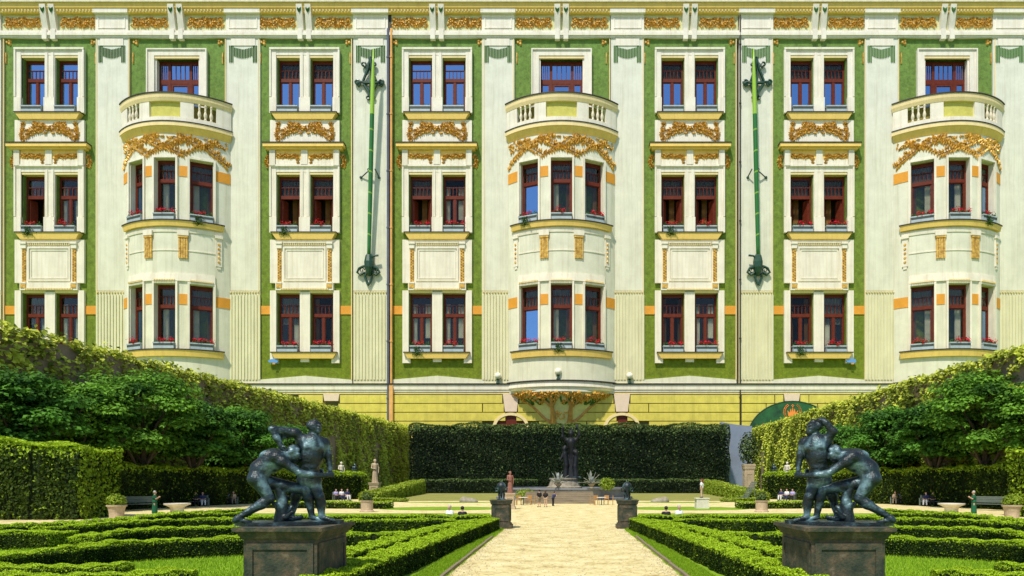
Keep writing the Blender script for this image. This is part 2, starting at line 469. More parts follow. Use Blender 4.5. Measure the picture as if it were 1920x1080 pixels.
def leaves(name, P, N, S, material, rng, aspect=0.62, fold=0.18, tone=None, jitter=0.7):
    """leaf cards: diamond folded along the midrib; N gives the mean facing"""
    n = len(P)
    N = N + rng.normal(0, jitter, (n, 3)); N /= np.linalg.norm(N, axis=1, keepdims=True) + 1e-9
    A = rng.normal(0, 1, (n, 3))
    t = A - N * np.sum(A * N, axis=1, keepdims=True); t /= np.linalg.norm(t, axis=1, keepdims=True) + 1e-9
    b = np.cross(N, t)
    S = S[:, None]
    V = np.empty((n, 4, 3))
    V[:, 0] = P - t * S * .5
    V[:, 1] = P + b * S * aspect * .5 + N * S * fold
    V[:, 2] = P + t * S * .5
    V[:, 3] = P - b * S * aspect * .5 + N * S * fold
    i = np.arange(n)[:, None] * 4
    F = np.concatenate([i + [[0, 1, 2]], i + [[0, 2, 3]]], axis=1)
    if tone is None: tone = rng.random(n)
    return np_mesh(name, V.reshape(-1, 3), F.reshape(-1), 3, material, np.repeat(tone, 4))

# ------------------------------------------------------------------ ground
def sheet(name, pts, z, material, kind='structure', label=None):
    m = MB(WT)
    n = len(pts)
    m.add([(x, y, z) for x, y in pts], [tuple(range(n))])
    o = obj(name, m.mesh(name, material))
    return tag(o, label, None, None, kind)

def ellipse(cx, cy, rx, ry, n=40):
    return [(cx + rx * math.cos(2 * math.pi * k / n), cy + ry * math.sin(2 * math.pi * k / n)) for k in range(n)]

sheet('lawn', [(-400, -60), (400, -60), (400, 500), (-400, 500)], 0.0, M_LAWN)
sheet('gravel_path', [(-3.3, -20), (3.3, -20), (3.3, 42), (-3.3, 42)], 0.008, M_GRAVEL)
sheet('gravel_court', [(-3.9, 40.5), (3.9, 40.5), (6, 56), (27, 56), (27, 97), (-27, 97), (-27, 56), (-6, 56)], 0.012, M_GRAVEL)
for s in (-1, 1):
    sheet('promenade', [(s * 27, 44), (s * 45, 40), (s * 41, 97), (s * 27, 97)], 0.010, M_GRAVEL)
    sheet('lawn_bed', ellipse(s * 11.5, 65.5, 6.0, 4.2), 0.018, M_LAWN)
    sheet('lawn_bed', ellipse(s * 13.5, 83.0, 5.6, 2.0), 0.018, M_LAWN)
    sheet('rear_lawn', [(s * 8.5, 90), (s * 25, 88), (s * 31, 143), (s * 8.5, 143)], 0.022, M_DRYLAWN)
    # turf verge with its stone edging between the box hedge and the path
    kb = thing('path_kerb', 'narrow stone edging along the %s side of the gravel path' % ('left' if s < 0 else 'right'), 'kerb', (s * 3.36, 10, 0))
    mk = MB(WT).box(-0.045, 0.045, 0, 1.46, 0, 0.10).mesh('kerb_stone', M_PAVE)
    for k in range(19):
        obj('kerb_stone', mk, kb, (random.uniform(-.008, .008), -6 + 1.5 * k + 0.02, random.uniform(-.012, .01)))

# ------------------------------------------------------------------ building
building = thing('art_nouveau_building', 'long green and white ornate building with gilded reliefs behind the garden', 'building', (0, DF, 0))
W_COLS = [(94.0, 1), (572.0, 1), (820.0, 1), (1293.0, 1), (1535.0, -1)]
B_COLS = [(332.5, 1), (1053.0, 1), (1775.0, -1)]
PILS = [(-32, 66), (210, 60), (456, 62), (695, 64), (934, 60), (1176.5, 61), (1418, 62), (1652.5, 61), (1893, 62)]
rnd = random.Random(7)

def put(name, me, cx=VX, mir=1, parent=None, kind=None):
    return obj(name, me, parent or building, ((cx - VX) * U, 0, 0), 0, kind, (mir, 1, 1) if mir < 0 else None)

# -- openings
OP = [(-52, -10.5), (10.5, 52)]
ROWS = [(108, 213), (327, 437), (549, 661)]
holes = [(a, b, y0, y1) for (a, b) in OP for (y0, y1) in ROWS]
me_green_w = MB().panel(-88, 88, 72, 713, -3, holes).mesh('green_panel', M_GREEN)
me_green_b = MB().panel(-91, 91, 72, 713, -3, [(-42, 42, 110, 206)]).mesh('green_panel', M_GREEN)
me_halo_w = [MB().box(x_, x_ + 1.5, 72, 712, -3.5, .8).mesh('edge_halo_strip', M_CREAM) for x_ in (-88, 86.5)]  # added strips imitating the halo outline along the panel edges
me_halo_b = [MB().box(x_, x_ + 1.5, 72, 712, -3.5, .8).mesh('edge_halo_strip', M_CREAM) for x_ in (-91, 89.5)]
me_ped = MB().poly([(-88, 712), (0, 704.5), (88, 712), (88, 719), (-88, 719)], -4, 0).mesh('low_gable_moulding', M_MINT)

def relief(seedn, pts_fn, n, d, size=(2.6, 4.2), bud=0.35, T=None):
    r = random.Random(seedn); m = MB()
    k = 0
    while k < n:
        p = pts_fn(r)
        if p is None: continue
        u, y = p; s = r.uniform(*size)
        if r.random() < bud: m.bud(u, y, d, s * .62, s * .55, T)
        else: m.leafy(u, y, d, s, s * .45, r.uniform(0, 6.28), s * .5, T)
        k += 1
    return m

def rosette(m, u, y, d, R, n=6, T=None):
    for k in range(n):
        a = 2 * math.pi * k / n
        m.leafy(u + R * .55 * math.cos(a), y + R * .55 * math.sin(a), d, R * .52, R * .34, a, R * .34, T)
    m.bud(u, y, d + .4, R * .34, R * .45, T)
def garland(m, pts, d, leaf, stem=.7, alt=True, seedn=1, berries=.3):
    """stem through pts with leaf pairs, mirrored about u = 0"""
    r = random.Random(seedn)
    dense = []
    for (xa, ya), (xb, yb) in zip(pts[:-1], pts[1:]):
        n = max(2, int(math.hypot(xb - xa, yb - ya) / (leaf * .62)))
        dense += [(xa + (xb - xa) * k / n, ya + (yb - ya) * k / n) for k in range(n)]
    dense.append(pts[-1])
    for s in (-1, 1):
        for k in range(len(dense) - 1):
            (xa, ya), (xb, yb) = dense[k], dense[k + 1]
            L = math.hypot(xb - xa, yb - ya); an = math.atan2(yb - ya, s * (xb - xa))
            m.leafy(s * (xa + xb) / 2, (ya + yb) / 2, d, L * .62, stem, an, stem)
            for sd in ((1, -1) if alt else (1,)):
                la = an + sd * (1.0 + .25 * math.sin(k * 1.7))
                x, y = s * xa + math.cos(la) * leaf * .75, ya + math.sin(la) * leaf * .75
                if r.random() < berries: m.bud(x, y, d, leaf * .42, leaf * .5)
                else: m.leafy(x, y, d, leaf * .82, leaf * .42, la, leaf * .42)
    return m
m = MB()
garland(m, [(3, 249), (14, 245), (30, 249), (44, 257), (52, 265)], 2.4, 5.2, seedn=1)
garland(m, [(8, 234), (22, 241), (34, 243), (44, 249)], 2.4, 4.4, seedn=9)
garland(m, [(50, 264), (53, 252), (50, 240), (49, 231)], 2.4, 3.8, seedn=2, berries=.1)
garland(m, [(6, 240), (18, 234), (31, 233)], 2.4, 4.0, seedn=3)
for u_, y_, R_ in ((0, 242, 7), (13, 238, 6.5), (-13, 238, 6.5), (48.5, 233, 5), (-48.5, 233, 5), (28, 234, 5.4), (-28, 234, 5.4), (24, 246, 5.6), (-24, 246, 5.6), (36, 251, 4.8), (-36, 251, 4.8), (49, 246, 4.6), (-49, 246, 4.6)): rosette(m, u_, y_, 2.4, R_)
me_apron_relief = m.mesh('gilded_relief', M_GOLD)
m = MB()
garland(m, [(52, 291), (44, 296), (36, 292), (28, 297), (20, 293), (11, 296)], 3.3, 3.6, seedn=4)
for u_, y_, R_ in ((13, 299, 5), (12, 306, 3.6), (30, 294, 4.4), (46, 293, 4.4)):
    rosette(m, u_, y_, 3.3, R_); rosette(m, -u_, y_, 3.3, R_)
me_festoon = m.mesh('gilded_festoon', M_GOLD)
m = MB()
garland(m, [(67, 290), (73, 296), (73, 306), (69, 314)], -2.6, 4.0, seedn=5)
for sg__ in (-1, 1): rosette(m, sg__ * 70, 292, -2.6, 5); rosette(m, sg__ * 72, 306, -2.6, 4.2)
me_side = m.mesh('gilded_volute', M_GOLD)
m = MB()
garland(m, [(19, 49), (28, 42), (38, 49), (48, 42), (58, 49), (68, 42), (78, 49), (85, 44)], -1.6, 4.6, seedn=6, berries=.4)
garland(m, [(20, 36), (36, 38), (52, 35), (68, 38), (84, 35)], -1.6, 4.4, seedn=7, berries=.5)
for k_ in range(5):
    for sg__ in (-1, 1): rosette(m, sg__ * (25 + k_ * 14), 37 + (k_ % 2) * 9, -1.6, 6.2)
me_frieze = m.mesh('gilded_frieze', M_GOLD)
mm = MB()
for s in (-1, 1):
    for k in range(3):
        mm.bud(s * (79 + 3.2 * math.cos(k * 2.1)), 78 + 3 * math.sin(k * 2.1), -3, 3.4, 2.6)
    mm.box(s * 84 - .8, s * 84 + .8, 98, 116, -3.5, -1)
    mm.bud(s * 84, 117, -3, 1.8, 1.6)
me_rosette = mm.mesh('gilded_rosette', M_GOLD)

# -- white surrounds of one double-window column
def surround(y0, y1, low=True, head=True):
    m = MB()
    m.box(-65, -53.5, y0 - 15, y1, -14, 2); m.box(53.5, 65, y0 - 15, y1, -14, 2)
    m.box(-9.5, 9.5, y0 - 4, y1, -14, 1)
    m.box(-53.5, 53.5, y0 - 15, y0 - 4, -14, 1.4)
    # stepped architrave
    for s in (-1, 1):
        m.box(min(s * 62.5, s * 65.6), max(s * 62.5, s * 65.6), y0 - 16, y1 - 30, 2, 4)
        m.box(min(s * 53.5, s * 56.5), max(s * 53.5, s * 56.5), y0 - 4, y1 - 30, -10, -1)
        m.box(min(s * 52.6, s * 65.8), max(s * 52.6, s * 65.8), y1 - 29, y1, 2, 3.6)
        m.box(min(s * 3.2, s * 8), max(s * 3.2, s * 8), y0 - 8, y1 - 30, 1, 2.6)
    m.box(-10.2, 10.2, y1 - 29, y1, 1, 3.4)
    m.box(-65.6, 65.6, y0 - 17, y0 - 13.5, 1.4, 4.4)
    return m
me_sur = [surround(*ROWS[0]).mesh('window_surround', M_WHITE), surround(*ROWS[1]).mesh('window_surround', M_WHITE)]
m = MB()
y0, y1 = ROWS[2]
m.box(-65, -53.5, y0 - 4, y1 + 12, -14, 2); m.box(53.5, 65, y0 - 4, y1 + 12, -14, 2); m.box(-9.5, 9.5, y0 - 2, y1, -14, 1)
m.box(-53.5, 53.5, y1, y1 + 12, -13, 0); m.box(-65, -50, y1 + 12, y1 + 20, -3, 2); m.box(50, 65, y1 + 12, y1 + 20, -3, 2); m.box(-8, 8, y1 + 12, y1 + 18, -3, 2)
me_sur.append(m.mesh('window_surround', M_WHITE))
# yellow soffits of the window heads
me_soffit = [MB().box(a - 1, b + 1, y0 - 4, y0 + .4, -14, 0.4).mesh('window_head', M_CREAM) for (y0, y1) in ROWS for a, b in OP]

def sill(y, wa, wb, hgt, dd):
    return MB().trap(wa, y + 1.5, dd, wb, y + hgt, 6.2, -3).mesh('window_sill', M_YELLOW), MB().box(-wa - 1.2, wa + 1.2, y, y + 1.5, -3, dd + 1.2).mesh('sill_capping', M_DARK)
SILLS = [sill(213, 61, 53, 13, 8), sill(437, 60, 52, 13, 8), sill(661, 61, 54, 12, 8)]

m = MB().box(-65, 65, 226, 271, -3.2, 2)
me_apron1 = m.mesh('apron_panel', M_WHITE)
m = MB().box(-75, 75, 273, 279, -3, 11); m.box(-71, 71, 279, 283, -3, 7)
me_head = m.mesh('window_cornice', M_YELLOW)
me_headcap = MB().box(-76, 76, 271, 273, -3, 12).mesh('cornice_capping', M_DARK)
m = MB(); m.box(-54, 54, 283, 312, -3, 2.2)
me_lint_y = m.mesh('lintel_panel', M_YELLOW)
m = MB(); m.box(-65, -54.5, 283, 312, -3, 5); m.box(54.5, 65, 283, 312, -3, 5); m.box(-6, 6, 283, 311, -3, 4.4)
m.box(-53.8, -6.4, 300, 312, -3, 3); m.box(6.4, 53.8, 300, 312, -3, 3)
me_lint_w = m.mesh('lintel_piers', M_WHITE)
# apron between middle and lower windows
m = MB(); m.box(-65, 65, 450, 531, -3, 2); m.box(-54, 54, 531, 545, -3, 4.4)
m.ring(-40, 40, 464, 528, 3, 2, 4); m.ring(-35, 35, 469, 523, 2, 2, 3)
for s in (-1, 1):
    m.box(s * 47 - 6, s * 47 + 6, 455, 459, 2, 6.5); m.box(s * 47 - 5, s * 47 + 5, 459, 467, 2, 5)
    m.box(s * 47 - 5.4, s * 47 + 5.4, 530, 533, 2, 6)
m.box(-40, 40, 455, 457, 2, 5)
me_apron2 = m.mesh('apron_panel', M_WHITE)
m = MB()
for s in (-1, 1):
    m.box(s * 47 - 3.6, s * 47 + 3.6, 468, 530, 2, 3)
    for k in range(12):
        m.bud(s * 47 - 1.7, 470.5 + k * 5.1, 3, 2.0, 1.4); m.bud(s * 47 + 1.7, 473 + k * 5.1, 3, 2.0, 1.4)
    m.box(s * 47 - 5, s * 47 + 5, 534, 541, 4, 5.6)
me_gstrip = m.mesh('gilded_strip', M_GOLD)
m = MB()
for k in range(30): m.box(-43.5 + k * 3, -43.5 + k * 3 + 1.7, 541.5, 544.5, 4, 6)
for k in range(20): m.box(-39 + k * 4, -39 + k * 4 + 2.2, 457.6, 460.2, 2, 4.4)
me_dent = m.mesh('dentil_row', M_CREAM)
me_oband = [MB().box(a, b, 573, 589, -4, -1.6).mesh('orange_band', M_ORANGE) for a, b in ((-88, -65.2), (65.2, 88))]

# -- windows: wooden frame (part) with panes, room and curtains (sub-parts)
def window_parts(hw, y0, y1, style, T=FA, cu=0.0, main=None):
    """returns frame mesh and list of (sub name, mesh)"""
    m = MB(T); D = -10.0
    x0, x1 = cu - hw, cu + hw; hgt = y1 - y0
    yt = y0 + hgt * (0.36 if style != 'bay' else 0.33)
    m.ring(x0, x1, y0, y1, 3.4, D - 3, D)
    m.box(x0 + 3.4, x1 - 3.4, yt - 3.2, yt + 3.2, D - 3, D + .8)
    m.box(x0 + 3.4, x1 - 3.4, y0 + 3.4, y0 + 7, D - 3, D - .6)
    w = (x1 - x0 - 6.8)
    for k in range(1, 5):
        x = x0 + 3.4 + w * k / 5
        m.box(x - .6, x + .6, yt - 18, yt - 3.2, D - 2.4, D - .7)
    m.box(x0 + 3.4, x1 - 3.4, yt - 19.4, yt - 18, D - 2.4, D - .5)
    subs = []
    if style == 'open':
        # casements swung inwards
        for s in (-1, 1):
            xe = x0 + 3.4 if s < 0 else x1 - 3.4
            m.add([(xe, yt + 3.2, D - 3), (xe - s * 6, yt + 3.2, D - 15), (xe - s * 6, y1 - 3.4, D - 15), (xe, y1 - 3.4, D - 3),
                   (xe - s * 2.2, yt + 3.2, D - 3), (xe - s * 8, yt + 3.2, D - 14), (xe - s * 8, y1 - 3.4, D - 14), (xe - s * 2.2, y1 - 3.4, D - 3)],
                  [(0, 1, 2, 3), (4, 7, 6, 5), (0, 4, 5, 1), (1, 5, 6, 2), (2, 6, 7, 3), (3, 7, 4, 0)])
    elif style != 'bay':
        m.box(cu - 2.2, cu + 2.2, yt + 3.2, y1 - 3.4, D - 3, D + .4)
        for s in (-1, 1):
            a, b = (x0 + 3.4, cu - 2.2) if s < 0 else (cu + 2.2, x1 - 3.4)
            m.ring(a, b, yt + 3.2, y1 - 3.4, 1.3, D - 2.6, D - .4)
    else:
        m.ring(x0 + 3.4, x1 - 3.4, yt + 3.2, y1 - 3.4, 1.6, D - 2.6, D - .4)
    fr = m.mesh('window', M_WOOD)
    gm = {'sky': G_SKY, 'open': G_DIM, 'dim': G_DIM, 'bay': G_MID, 'low': G_MID, 'low2': G_MID, 'low3': G_DIM, 'skyblind': G_SKY}[style]
    subs.append(('pane', MB(T).box(x0 + 3.4, x1 - 3.4, y0 + 7, yt - 3.2, D - 1.8, D - 1.4).mesh('pane', G_DIM if style == 'skyblind' else gm)))
    if style == 'bay':
        subs.append(('pane', MB(T).box(x0 + 5, x1 - 5, yt + 4.8, y1 - 5, D - 1.8, D - 1.4).mesh('pane', main or gm)))
    elif style != 'open':
        for a, b in ((x0 + 4.7, cu - 3.5), (cu + 3.5, x1 - 4.7)):
            subs.append(('pane', MB(T).box(a, b, yt + 4.5, y1 - 4.7, D - 1.8, D - 1.4).mesh('pane', gm)))
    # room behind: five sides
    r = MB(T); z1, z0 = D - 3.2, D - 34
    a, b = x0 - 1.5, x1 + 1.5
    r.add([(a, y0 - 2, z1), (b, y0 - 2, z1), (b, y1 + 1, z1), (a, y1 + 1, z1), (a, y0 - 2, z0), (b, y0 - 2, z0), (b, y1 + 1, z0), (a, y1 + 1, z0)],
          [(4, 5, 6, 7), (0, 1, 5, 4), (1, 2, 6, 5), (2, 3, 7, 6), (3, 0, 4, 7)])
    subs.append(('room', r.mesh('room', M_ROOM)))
    def curtain(name, xa, xb, ya, yb, dd, material):
        c = MB(T); n = 10
        pts = []
        for k in range(n + 1):
            x = xa + (xb - xa) * k / n
            pts.append((x, dd + (1.1 if k % 2 else -1.1)))
        for k in range(n):
            (xa_, da), (xb_, db) = pts[k], pts[k + 1]
            c.add([(xa_, ya, da), (xb_, ya, db), (xb_, yb, db), (xa_, yb, da), (xa_, ya, da - .4), (xb_, ya, db - .4), (xb_, yb, db - .4), (xa_, yb, da - .4)],
                  [(0, 1, 2, 3), (4, 7, 6, 5), (0, 4, 5, 1), (2, 6, 7, 3)])
        subs.append((name, c.mesh(name, material)))
    if style == 'low2':
        curtain('blind', x0 + 4, x1 - 4, y0 + 7, yt + 16, D - 5, M_BLIND)
        curtain('curtain', cu + 4, x1 - 4, yt + 16, y1 - 8, D - 6, M_CURTAIN)
    if style == 'low3':
        curtain('curtain', x0 + 4, cu - 10, y0 + 8, y1 - 6, D - 6, M_DRAPE)
        curtain('curtain', x1 - 9, x1 - 4, y0 + 8, y1 - 6, D - 6, M_DRAPE)
    if style in ('low', 'dim'):
        curtain('curtain', x0 + 4, cu - 9, yt - 22, y1 - 6, D - 5, M_CURTAIN)
        curtain('curtain', cu + 6, x1 - 4, yt - 22, y1 - 30, D - 5, M_CURTAIN)
    if style == 'skyblind':
        curtain('blind', x0 + 4, x1 - 4, y0 + 7, yt - 4, D - 5, M_BLIND)
        curtain('curtain', x0 + 4, x1 - 4, yt, y1 - 30 + 12 * (cu > 0), D - 7, M_CURTAIN)
    if style == 'open':
        curtain('curtain', cu - 3, cu + 7, yt - 3, y1 - 4, D - 18, M_DRAPE)
        curtain('blind', x0 + 4, x1 - 4, y0 + 7, yt - 4, D - 5, M_BLIND)
    if style == 'bay':
        curtain('blind', x0 + 4, x1 - 4, y0 + 6, yt - 3, D - 5, M_BLIND)
        curtain('curtain', x0 + 4, cu - 5, yt, y1 - 12, D - 10, M_CURTAIN)
        curtain('curtain', x1 - 11, x1 - 4, yt, y1 - 12, D - 10, M_DRAPE)
    return fr, subs

WIN = {}
for st_ in ('low2', 'low3'): WIN[st_] = window_parts(20.75, ROWS[2][0], ROWS[2][1], st_)
WIN['skyblind'] = window_parts(20.75, ROWS[0][0], ROWS[0][1], 'skyblind')
for style in ('sky', 'open', 'dim', 'low'):
    for row in range(3):
        if style == 'sky' and row != 0 or style in ('open', 'dim') and row != 1 or style == 'low' and row != 2: continue
        WIN[style] = window_parts(20.75, ROWS[row][0], ROWS[row][1], style)

def put_window(key, cx, mir, du):
    fr, subs = WIN[key]
    w = put('window', fr, cx + du * mir, mir)
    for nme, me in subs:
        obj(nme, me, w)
    return w

styles = {94.0: 'dim', 572.0: 'open', 820.0: 'dim', 1293.0: 'open', 1535.0: 'open'}
for cx, mir in W_COLS:
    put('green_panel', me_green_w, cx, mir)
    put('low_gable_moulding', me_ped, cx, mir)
    for q_ in me_halo_w: put('edge_halo_strip', q_, cx, mir)
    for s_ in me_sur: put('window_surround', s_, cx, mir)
    for q_ in me_soffit: put('window_head', q_, cx, mir)
    for a, b in SILLS:
        so = put('window_sill', a, cx, mir); obj('sill_capping', b, so)
    ap = put('apron_panel', me_apron1, cx, mir); obj('gilded_relief', me_apron_relief, ap, kind='stuff')
    hd = put('window_cornice', me_head, cx, mir); obj('cornice_capping', me_headcap, hd)
    lp = put('lintel_panel', me_lint_y, cx, mir); obj('lintel_piers', me_lint_w, lp); obj('gilded_festoon', me_festoon, lp, kind='stuff')
    put('gilded_volute', me_side, cx, mir, kind='stuff')
    ap = put('apron_panel', me_apron2, cx, mir); obj('gilded_strip', me_gstrip, ap, kind='stuff'); obj('dentil_row', me_dent, ap, kind='stuff')
    for q_ in me_oband: put('orange_band', q_, cx, mir)
    for du in (-31.25, 31.25):
        put_window('sky' if styles[cx] == 'dim' else 'skyblind', cx, mir, du)
        put_window('dim' if (styles[cx] == 'dim' and du > 0) else 'open', cx, mir, du)
        put_window(rnd.choice(('low', 'low2', 'low3')), cx, mir, du)

# -- friezes above every panel, consoles, cornice
mm = MB().box(-91, 91, 27, 58, -8, -2)
me_fbg = mm.mesh('frieze_panel', M_FRIEZE)
me_cons = []
for s in (-1, 1):
    mm = MB()
    xa, xb = (2.5, 13.5) if s > 0 else (-13.5, -2.5)
    mm.add([(xa, 14, -4), (xb, 14, -4), (xb, 14, 10.5), (xa, 14, 10.5), (xa, 30, 8), (xb, 30, 8), (xa, 57, 1.5), (xb, 57, 1.5), (xa, 57, -4), (xb, 57, -4)],
           [(0, 1, 2, 3), (3, 2, 5, 4), (4, 5, 7, 6), (6, 7, 9, 8), (0, 8, 9, 1), (0, 3, 4, 6, 8), (1, 9, 7, 5, 2)])
    mm.box(xa + 1, xb - 1, 57, 75.5, -3, 4.6)
    me_cons.append(mm.mesh('console_bracket', M_WHITE))
me_consleaf = []
for s in (-1, 1):
    c = s * 8; mm = MB()
    for k in range(5): mm.leafy(c + (k - 2) * 1.5, 25 + abs(k - 2) * -1.2, 9.2, 5.2, 1.5, 1.57 + (k - 2) * .12, 1.4)
    me_consleaf.append(mm.mesh('painted_leaf', M_SWAG))
mm = MB()
for s in (-1, 1):
    for k in range(12):
        mm.bud(s * (18 + k * 6), 23.2, 5.0, 2.5, 1.8)
me_eggs = mm.mesh('egg_moulding', M_CREAM)
for cx, mir in W_COLS + B_COLS:
    fb = put('frieze_panel', me_fbg, cx, mir)
    obj('gilded_frieze', me_frieze, fb, kind='stuff'); obj('egg_moulding', me_eggs, fb, kind='stuff')
    for q_, l_ in zip(me_cons, me_consleaf):
        cb = put('console_bracket', q_, cx, mir); obj('painted_leaf', l_, cb, kind='stuff')
    put('gilded_rosette', me_rosette, cx, mir, kind='stuff')
XL, XR = -260 - VX, 2180 - VX
put('wall_core', MB().box(XL, XR, -10, 905, -70, -50).mesh('wall_core', M_MINT))
for nme, xa, xb in (('side_wall', XL, -65 - VX), ('side_wall', 1924 - VX, XR)):
    put(nme, MB().box(xa, xb, 27, 719, -50, -1).mesh(nme, M_MINT))
m = MB()
m.box(XL, XR, 58.5, 63, -10, 2.5); m.box(XL, XR, 63, 68, -10, 4); m.box(XL, XR, 68, 71.5, -10, 2)
put('architrave', m.mesh('architrave', M_WHITE))
m = MB()
m.add([(XL, 11, -10), (XR, 11, -10), (XR, 11, 9), (XL, 11, 9), (XL, 19, 8), (XR, 19, 8), (XL, 20, 5.6), (XR, 20, 5.6), (XL, 26, 4.6), (XR, 26, 4.6), (XL, 27, 1), (XR, 27, 1), (XL, 27, -10), (XR, 27, -10)],
      [(0, 1, 3, 2)[::1], (3, 2, 5, 4), (4, 5, 7, 6), (6, 7, 9, 8), (8, 9, 11, 10), (10, 11, 13, 12)])
put('cornice', m.mesh('cornice', M_YELLOW))
put('eaves', MB().box(XL, XR, -40, 11, -30, 12).mesh('eaves', M_PALESTONE))

# -- pilasters
def egg_row(w, y):
    m = MB(); n = int(w / 5)
    for k in range(n):
        m.bud(-w / 2 + (k + .5) * w / n, y, 0.3, 2.1, 1.6)
    return m
for i, (cx, w) in enumerate(PILS):
    hw = w / 2 + .6
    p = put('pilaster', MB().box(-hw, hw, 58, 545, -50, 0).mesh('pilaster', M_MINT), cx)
    m = MB().box(-hw, hw, 545, 719, -50, -0.6)
    n = 10
    for k in range(n + 1):
        x = -hw + 1 + (2 * hw - 4) * k / n
        m.box(x, x + (2 * hw - 4) / n * .58, 553, 712, -.7, 1.0)
    f = put('fluted_pilaster', m.mesh('fluted_pilaster', M_FLUTE), cx)
    obj('egg_moulding', egg_row(2 * hw - 2, 548).mesh('egg_moulding', M_CREAM), f, kind='stuff')
    # attic block with sunk panel
    m = MB().box(-hw, hw, 27, 58.5, -20, 1.0); m.ring(-hw + 5, hw - 5, 32, 54, 1.6, 1, 2); m.box(-hw - 2, hw + 2, 18, 27.5, -10, 6.6)
    put('attic_block', m.mesh('attic_block', M_WHITE), cx)
    # carved green swag
    m = MB(); q = hw - 5; k = 18
    for j in range(k):
        x0_, x1_ = -q + 2 * q * j / k, -q + 2 * q * (j + 1) / k
        t = ((x0_ + x1_) / 2) / q
        if abs(t) > .70: ya, yb = 86, 117
        else: ya, yb = 89 + 4.5 * (1 - abs(t) / .7), 104 + 5.5 * (1 - (t / .7) ** 2)
        m.add([(x0_, ya, -.2), (x1_ - .2, ya, -.2), (x1_ - .2, yb, -.2), (x0_, yb, -.2), ((x0_ + x1_) / 2, ya, 2.0), ((x0_ + x1_) / 2, yb, 2.0)],
              [(0, 4, 5, 3), (4, 1, 2, 5), (0, 1, 4), (3, 5, 2)])
    obj('carved_swag', m.mesh('carved_swag', M_SWAG), p)
    obj('white_cap', MB().box(-q + 4, q - 4, 73, 86, 0, 1.2).mesh('white_cap', M_WHITE), p)

# -- bay with balcony: prototypes
R2D = math.degrees
EDGE = 65.0
HALF = R2D(math.asin(20.5 / 110.0))
WA = [-33.0, 0.0, 33.0]
BROWS = [(320, 431), (546, 663)]
m = MB()
ths = sorted({-EDGE, EDGE, *[a + s * HALF for a in WA for s in (-1, 1)], *[-60 + 5 * k for k in range(25)]})
ys = sorted({262, 740, *[v for r_ in BROWS for v in r_]})
def bp_(t, y, r=BR):
    t = BANG(math.radians(t)); return (r * math.sin(t), y - (900 - y) * 0.009, BC + r * math.cos(t))
for i in range(len(ths) - 1):
    for j in range(len(ys) - 1):
        tc_, yc_ = (ths[i] + ths[i + 1]) / 2, (ys[j] + ys[j + 1]) / 2
        if any(abs(tc_ - a) < HALF for a in WA) and any(r_[0] < yc_ < r_[1] for r_ in BROWS): continue
        m.add([bp_(ths[i], ys[j]), bp_(ths[i + 1], ys[j]), bp_(ths[i + 1], ys[j + 1]), bp_(ths[i], ys[j + 1])], [(0, 3, 2, 1)])
me_bay = m.mesh('bay_wall', M_MINT)
BASE = BR * math.cos(math.radians(8.0))
me_baysur = []; me_bayband = []
for a in WA:
    T = TB(math.radians(a), BASE)
    for (y0, y1) in BROWS:
        m = MB()
        m.box(-23, -19.5, y0 - 4, y1, -13, 3.2, T); m.box(19.5, 23, y0 - 4, y1, -13, 3.2, T)
        m.box(-19.5, 19.5, y0 - 4, y0 - .5, -13, 3.2, T)
        me_baysur.append(m.mesh('window_surround', M_WHITE))
for rows in ((333, 352), (564, 583)):
    for t0, t1 in ((-EDGE, -46.5), (-20.5, -12.8), (12.8, 20.5), (46.5, EDGE)):
        me_bayband.append(MB().arc([(BR - 1, rows[0]), (BR + .7, rows[0]), (BR + .7, rows[1]), (BR - 1, rows[1])], t0, t1, 4).mesh('orange_band', M_ORANGE))
BWIN = []
for (y0, y1), st in zip(BROWS, ('bay', 'bay')):
    for a in WA:
        BWIN.append(window_parts(19.5, y0, y1, st, TB(math.radians(a), BASE), 0.0, G_SKY if a < 0 else None))
def arc_prof(name, prof, material, e=EDGE, n=28):
    return MB().arc(prof, -e, e, n).mesh(name, material)
me_bsill = [arc_prof('window_sill', [(BR - 4, 434), (BR + 7, 434), (BR + 5, 443), (BR - 4, 443)], M_YELLOW, 55), arc_prof('window_sill', [(BR - 4, 666), (BR + 7, 666), (BR + 5, 677), (BR - 4, 677)], M_YELLOW, 55)]
me_bcap = [arc_prof('sill_capping', [(BR - 4, 432), (BR + 8, 432), (BR + 8, 434), (BR - 4, 434)], M_DARK, 56), arc_prof('sill_capping', [(BR - 4, 664), (BR + 8, 664), (BR + 8, 666), (BR - 4, 666)], M_DARK, 56)]
# console strip below the middle sill
me_bcons = []
for t in (-16.6, 16.6):
    T = TB(math.radians(t), BR); m = MB()
    for k in range(4): m.box(-7.6 + k * 4, -7.6 + k * 4 + 3.2, 463, 500, -2, 2.4, T)
    m.box(-8.4, 8.4, 459, 463, -2, 3.4, T)
    me_bcons.append(m.mesh('gilded_console', M_GOLD))
for t in (-50, 50):
    T = TB(math.radians(t), BR); m = MB()
    for k in range(5): m.bud(0, 468 + k * 8, 2, 3.0, 1.3, T)
    me_bcons.append(m.mesh('gilded_console', M_GOLD))
m = MB()
for t in (-50, 50):
    T = TB(math.radians(t), BR)
    m.box(-5, 5, 456, 508, -2, 2, T); m.box(-6.5, 6.5, 452, 457, -2, 4, T); m.box(-3, 3, 508, 513, -2, 1.4, T)
for t in (-16.6, 16.6): m.box(-9.5, 9.5, 450, 459, -2, 4, TB(math.radians(t), BR))
m.arc([(BR - 1, 446), (BR + 2, 446), (BR + 1.2, 453), (BR - 1, 453)], -54, 54, 24)
m.arc([(BR - 1, 484.5), (BR + 1, 484.5), (BR + 1, 486.5), (BR - 1, 486.5)], -46, 46, 24)
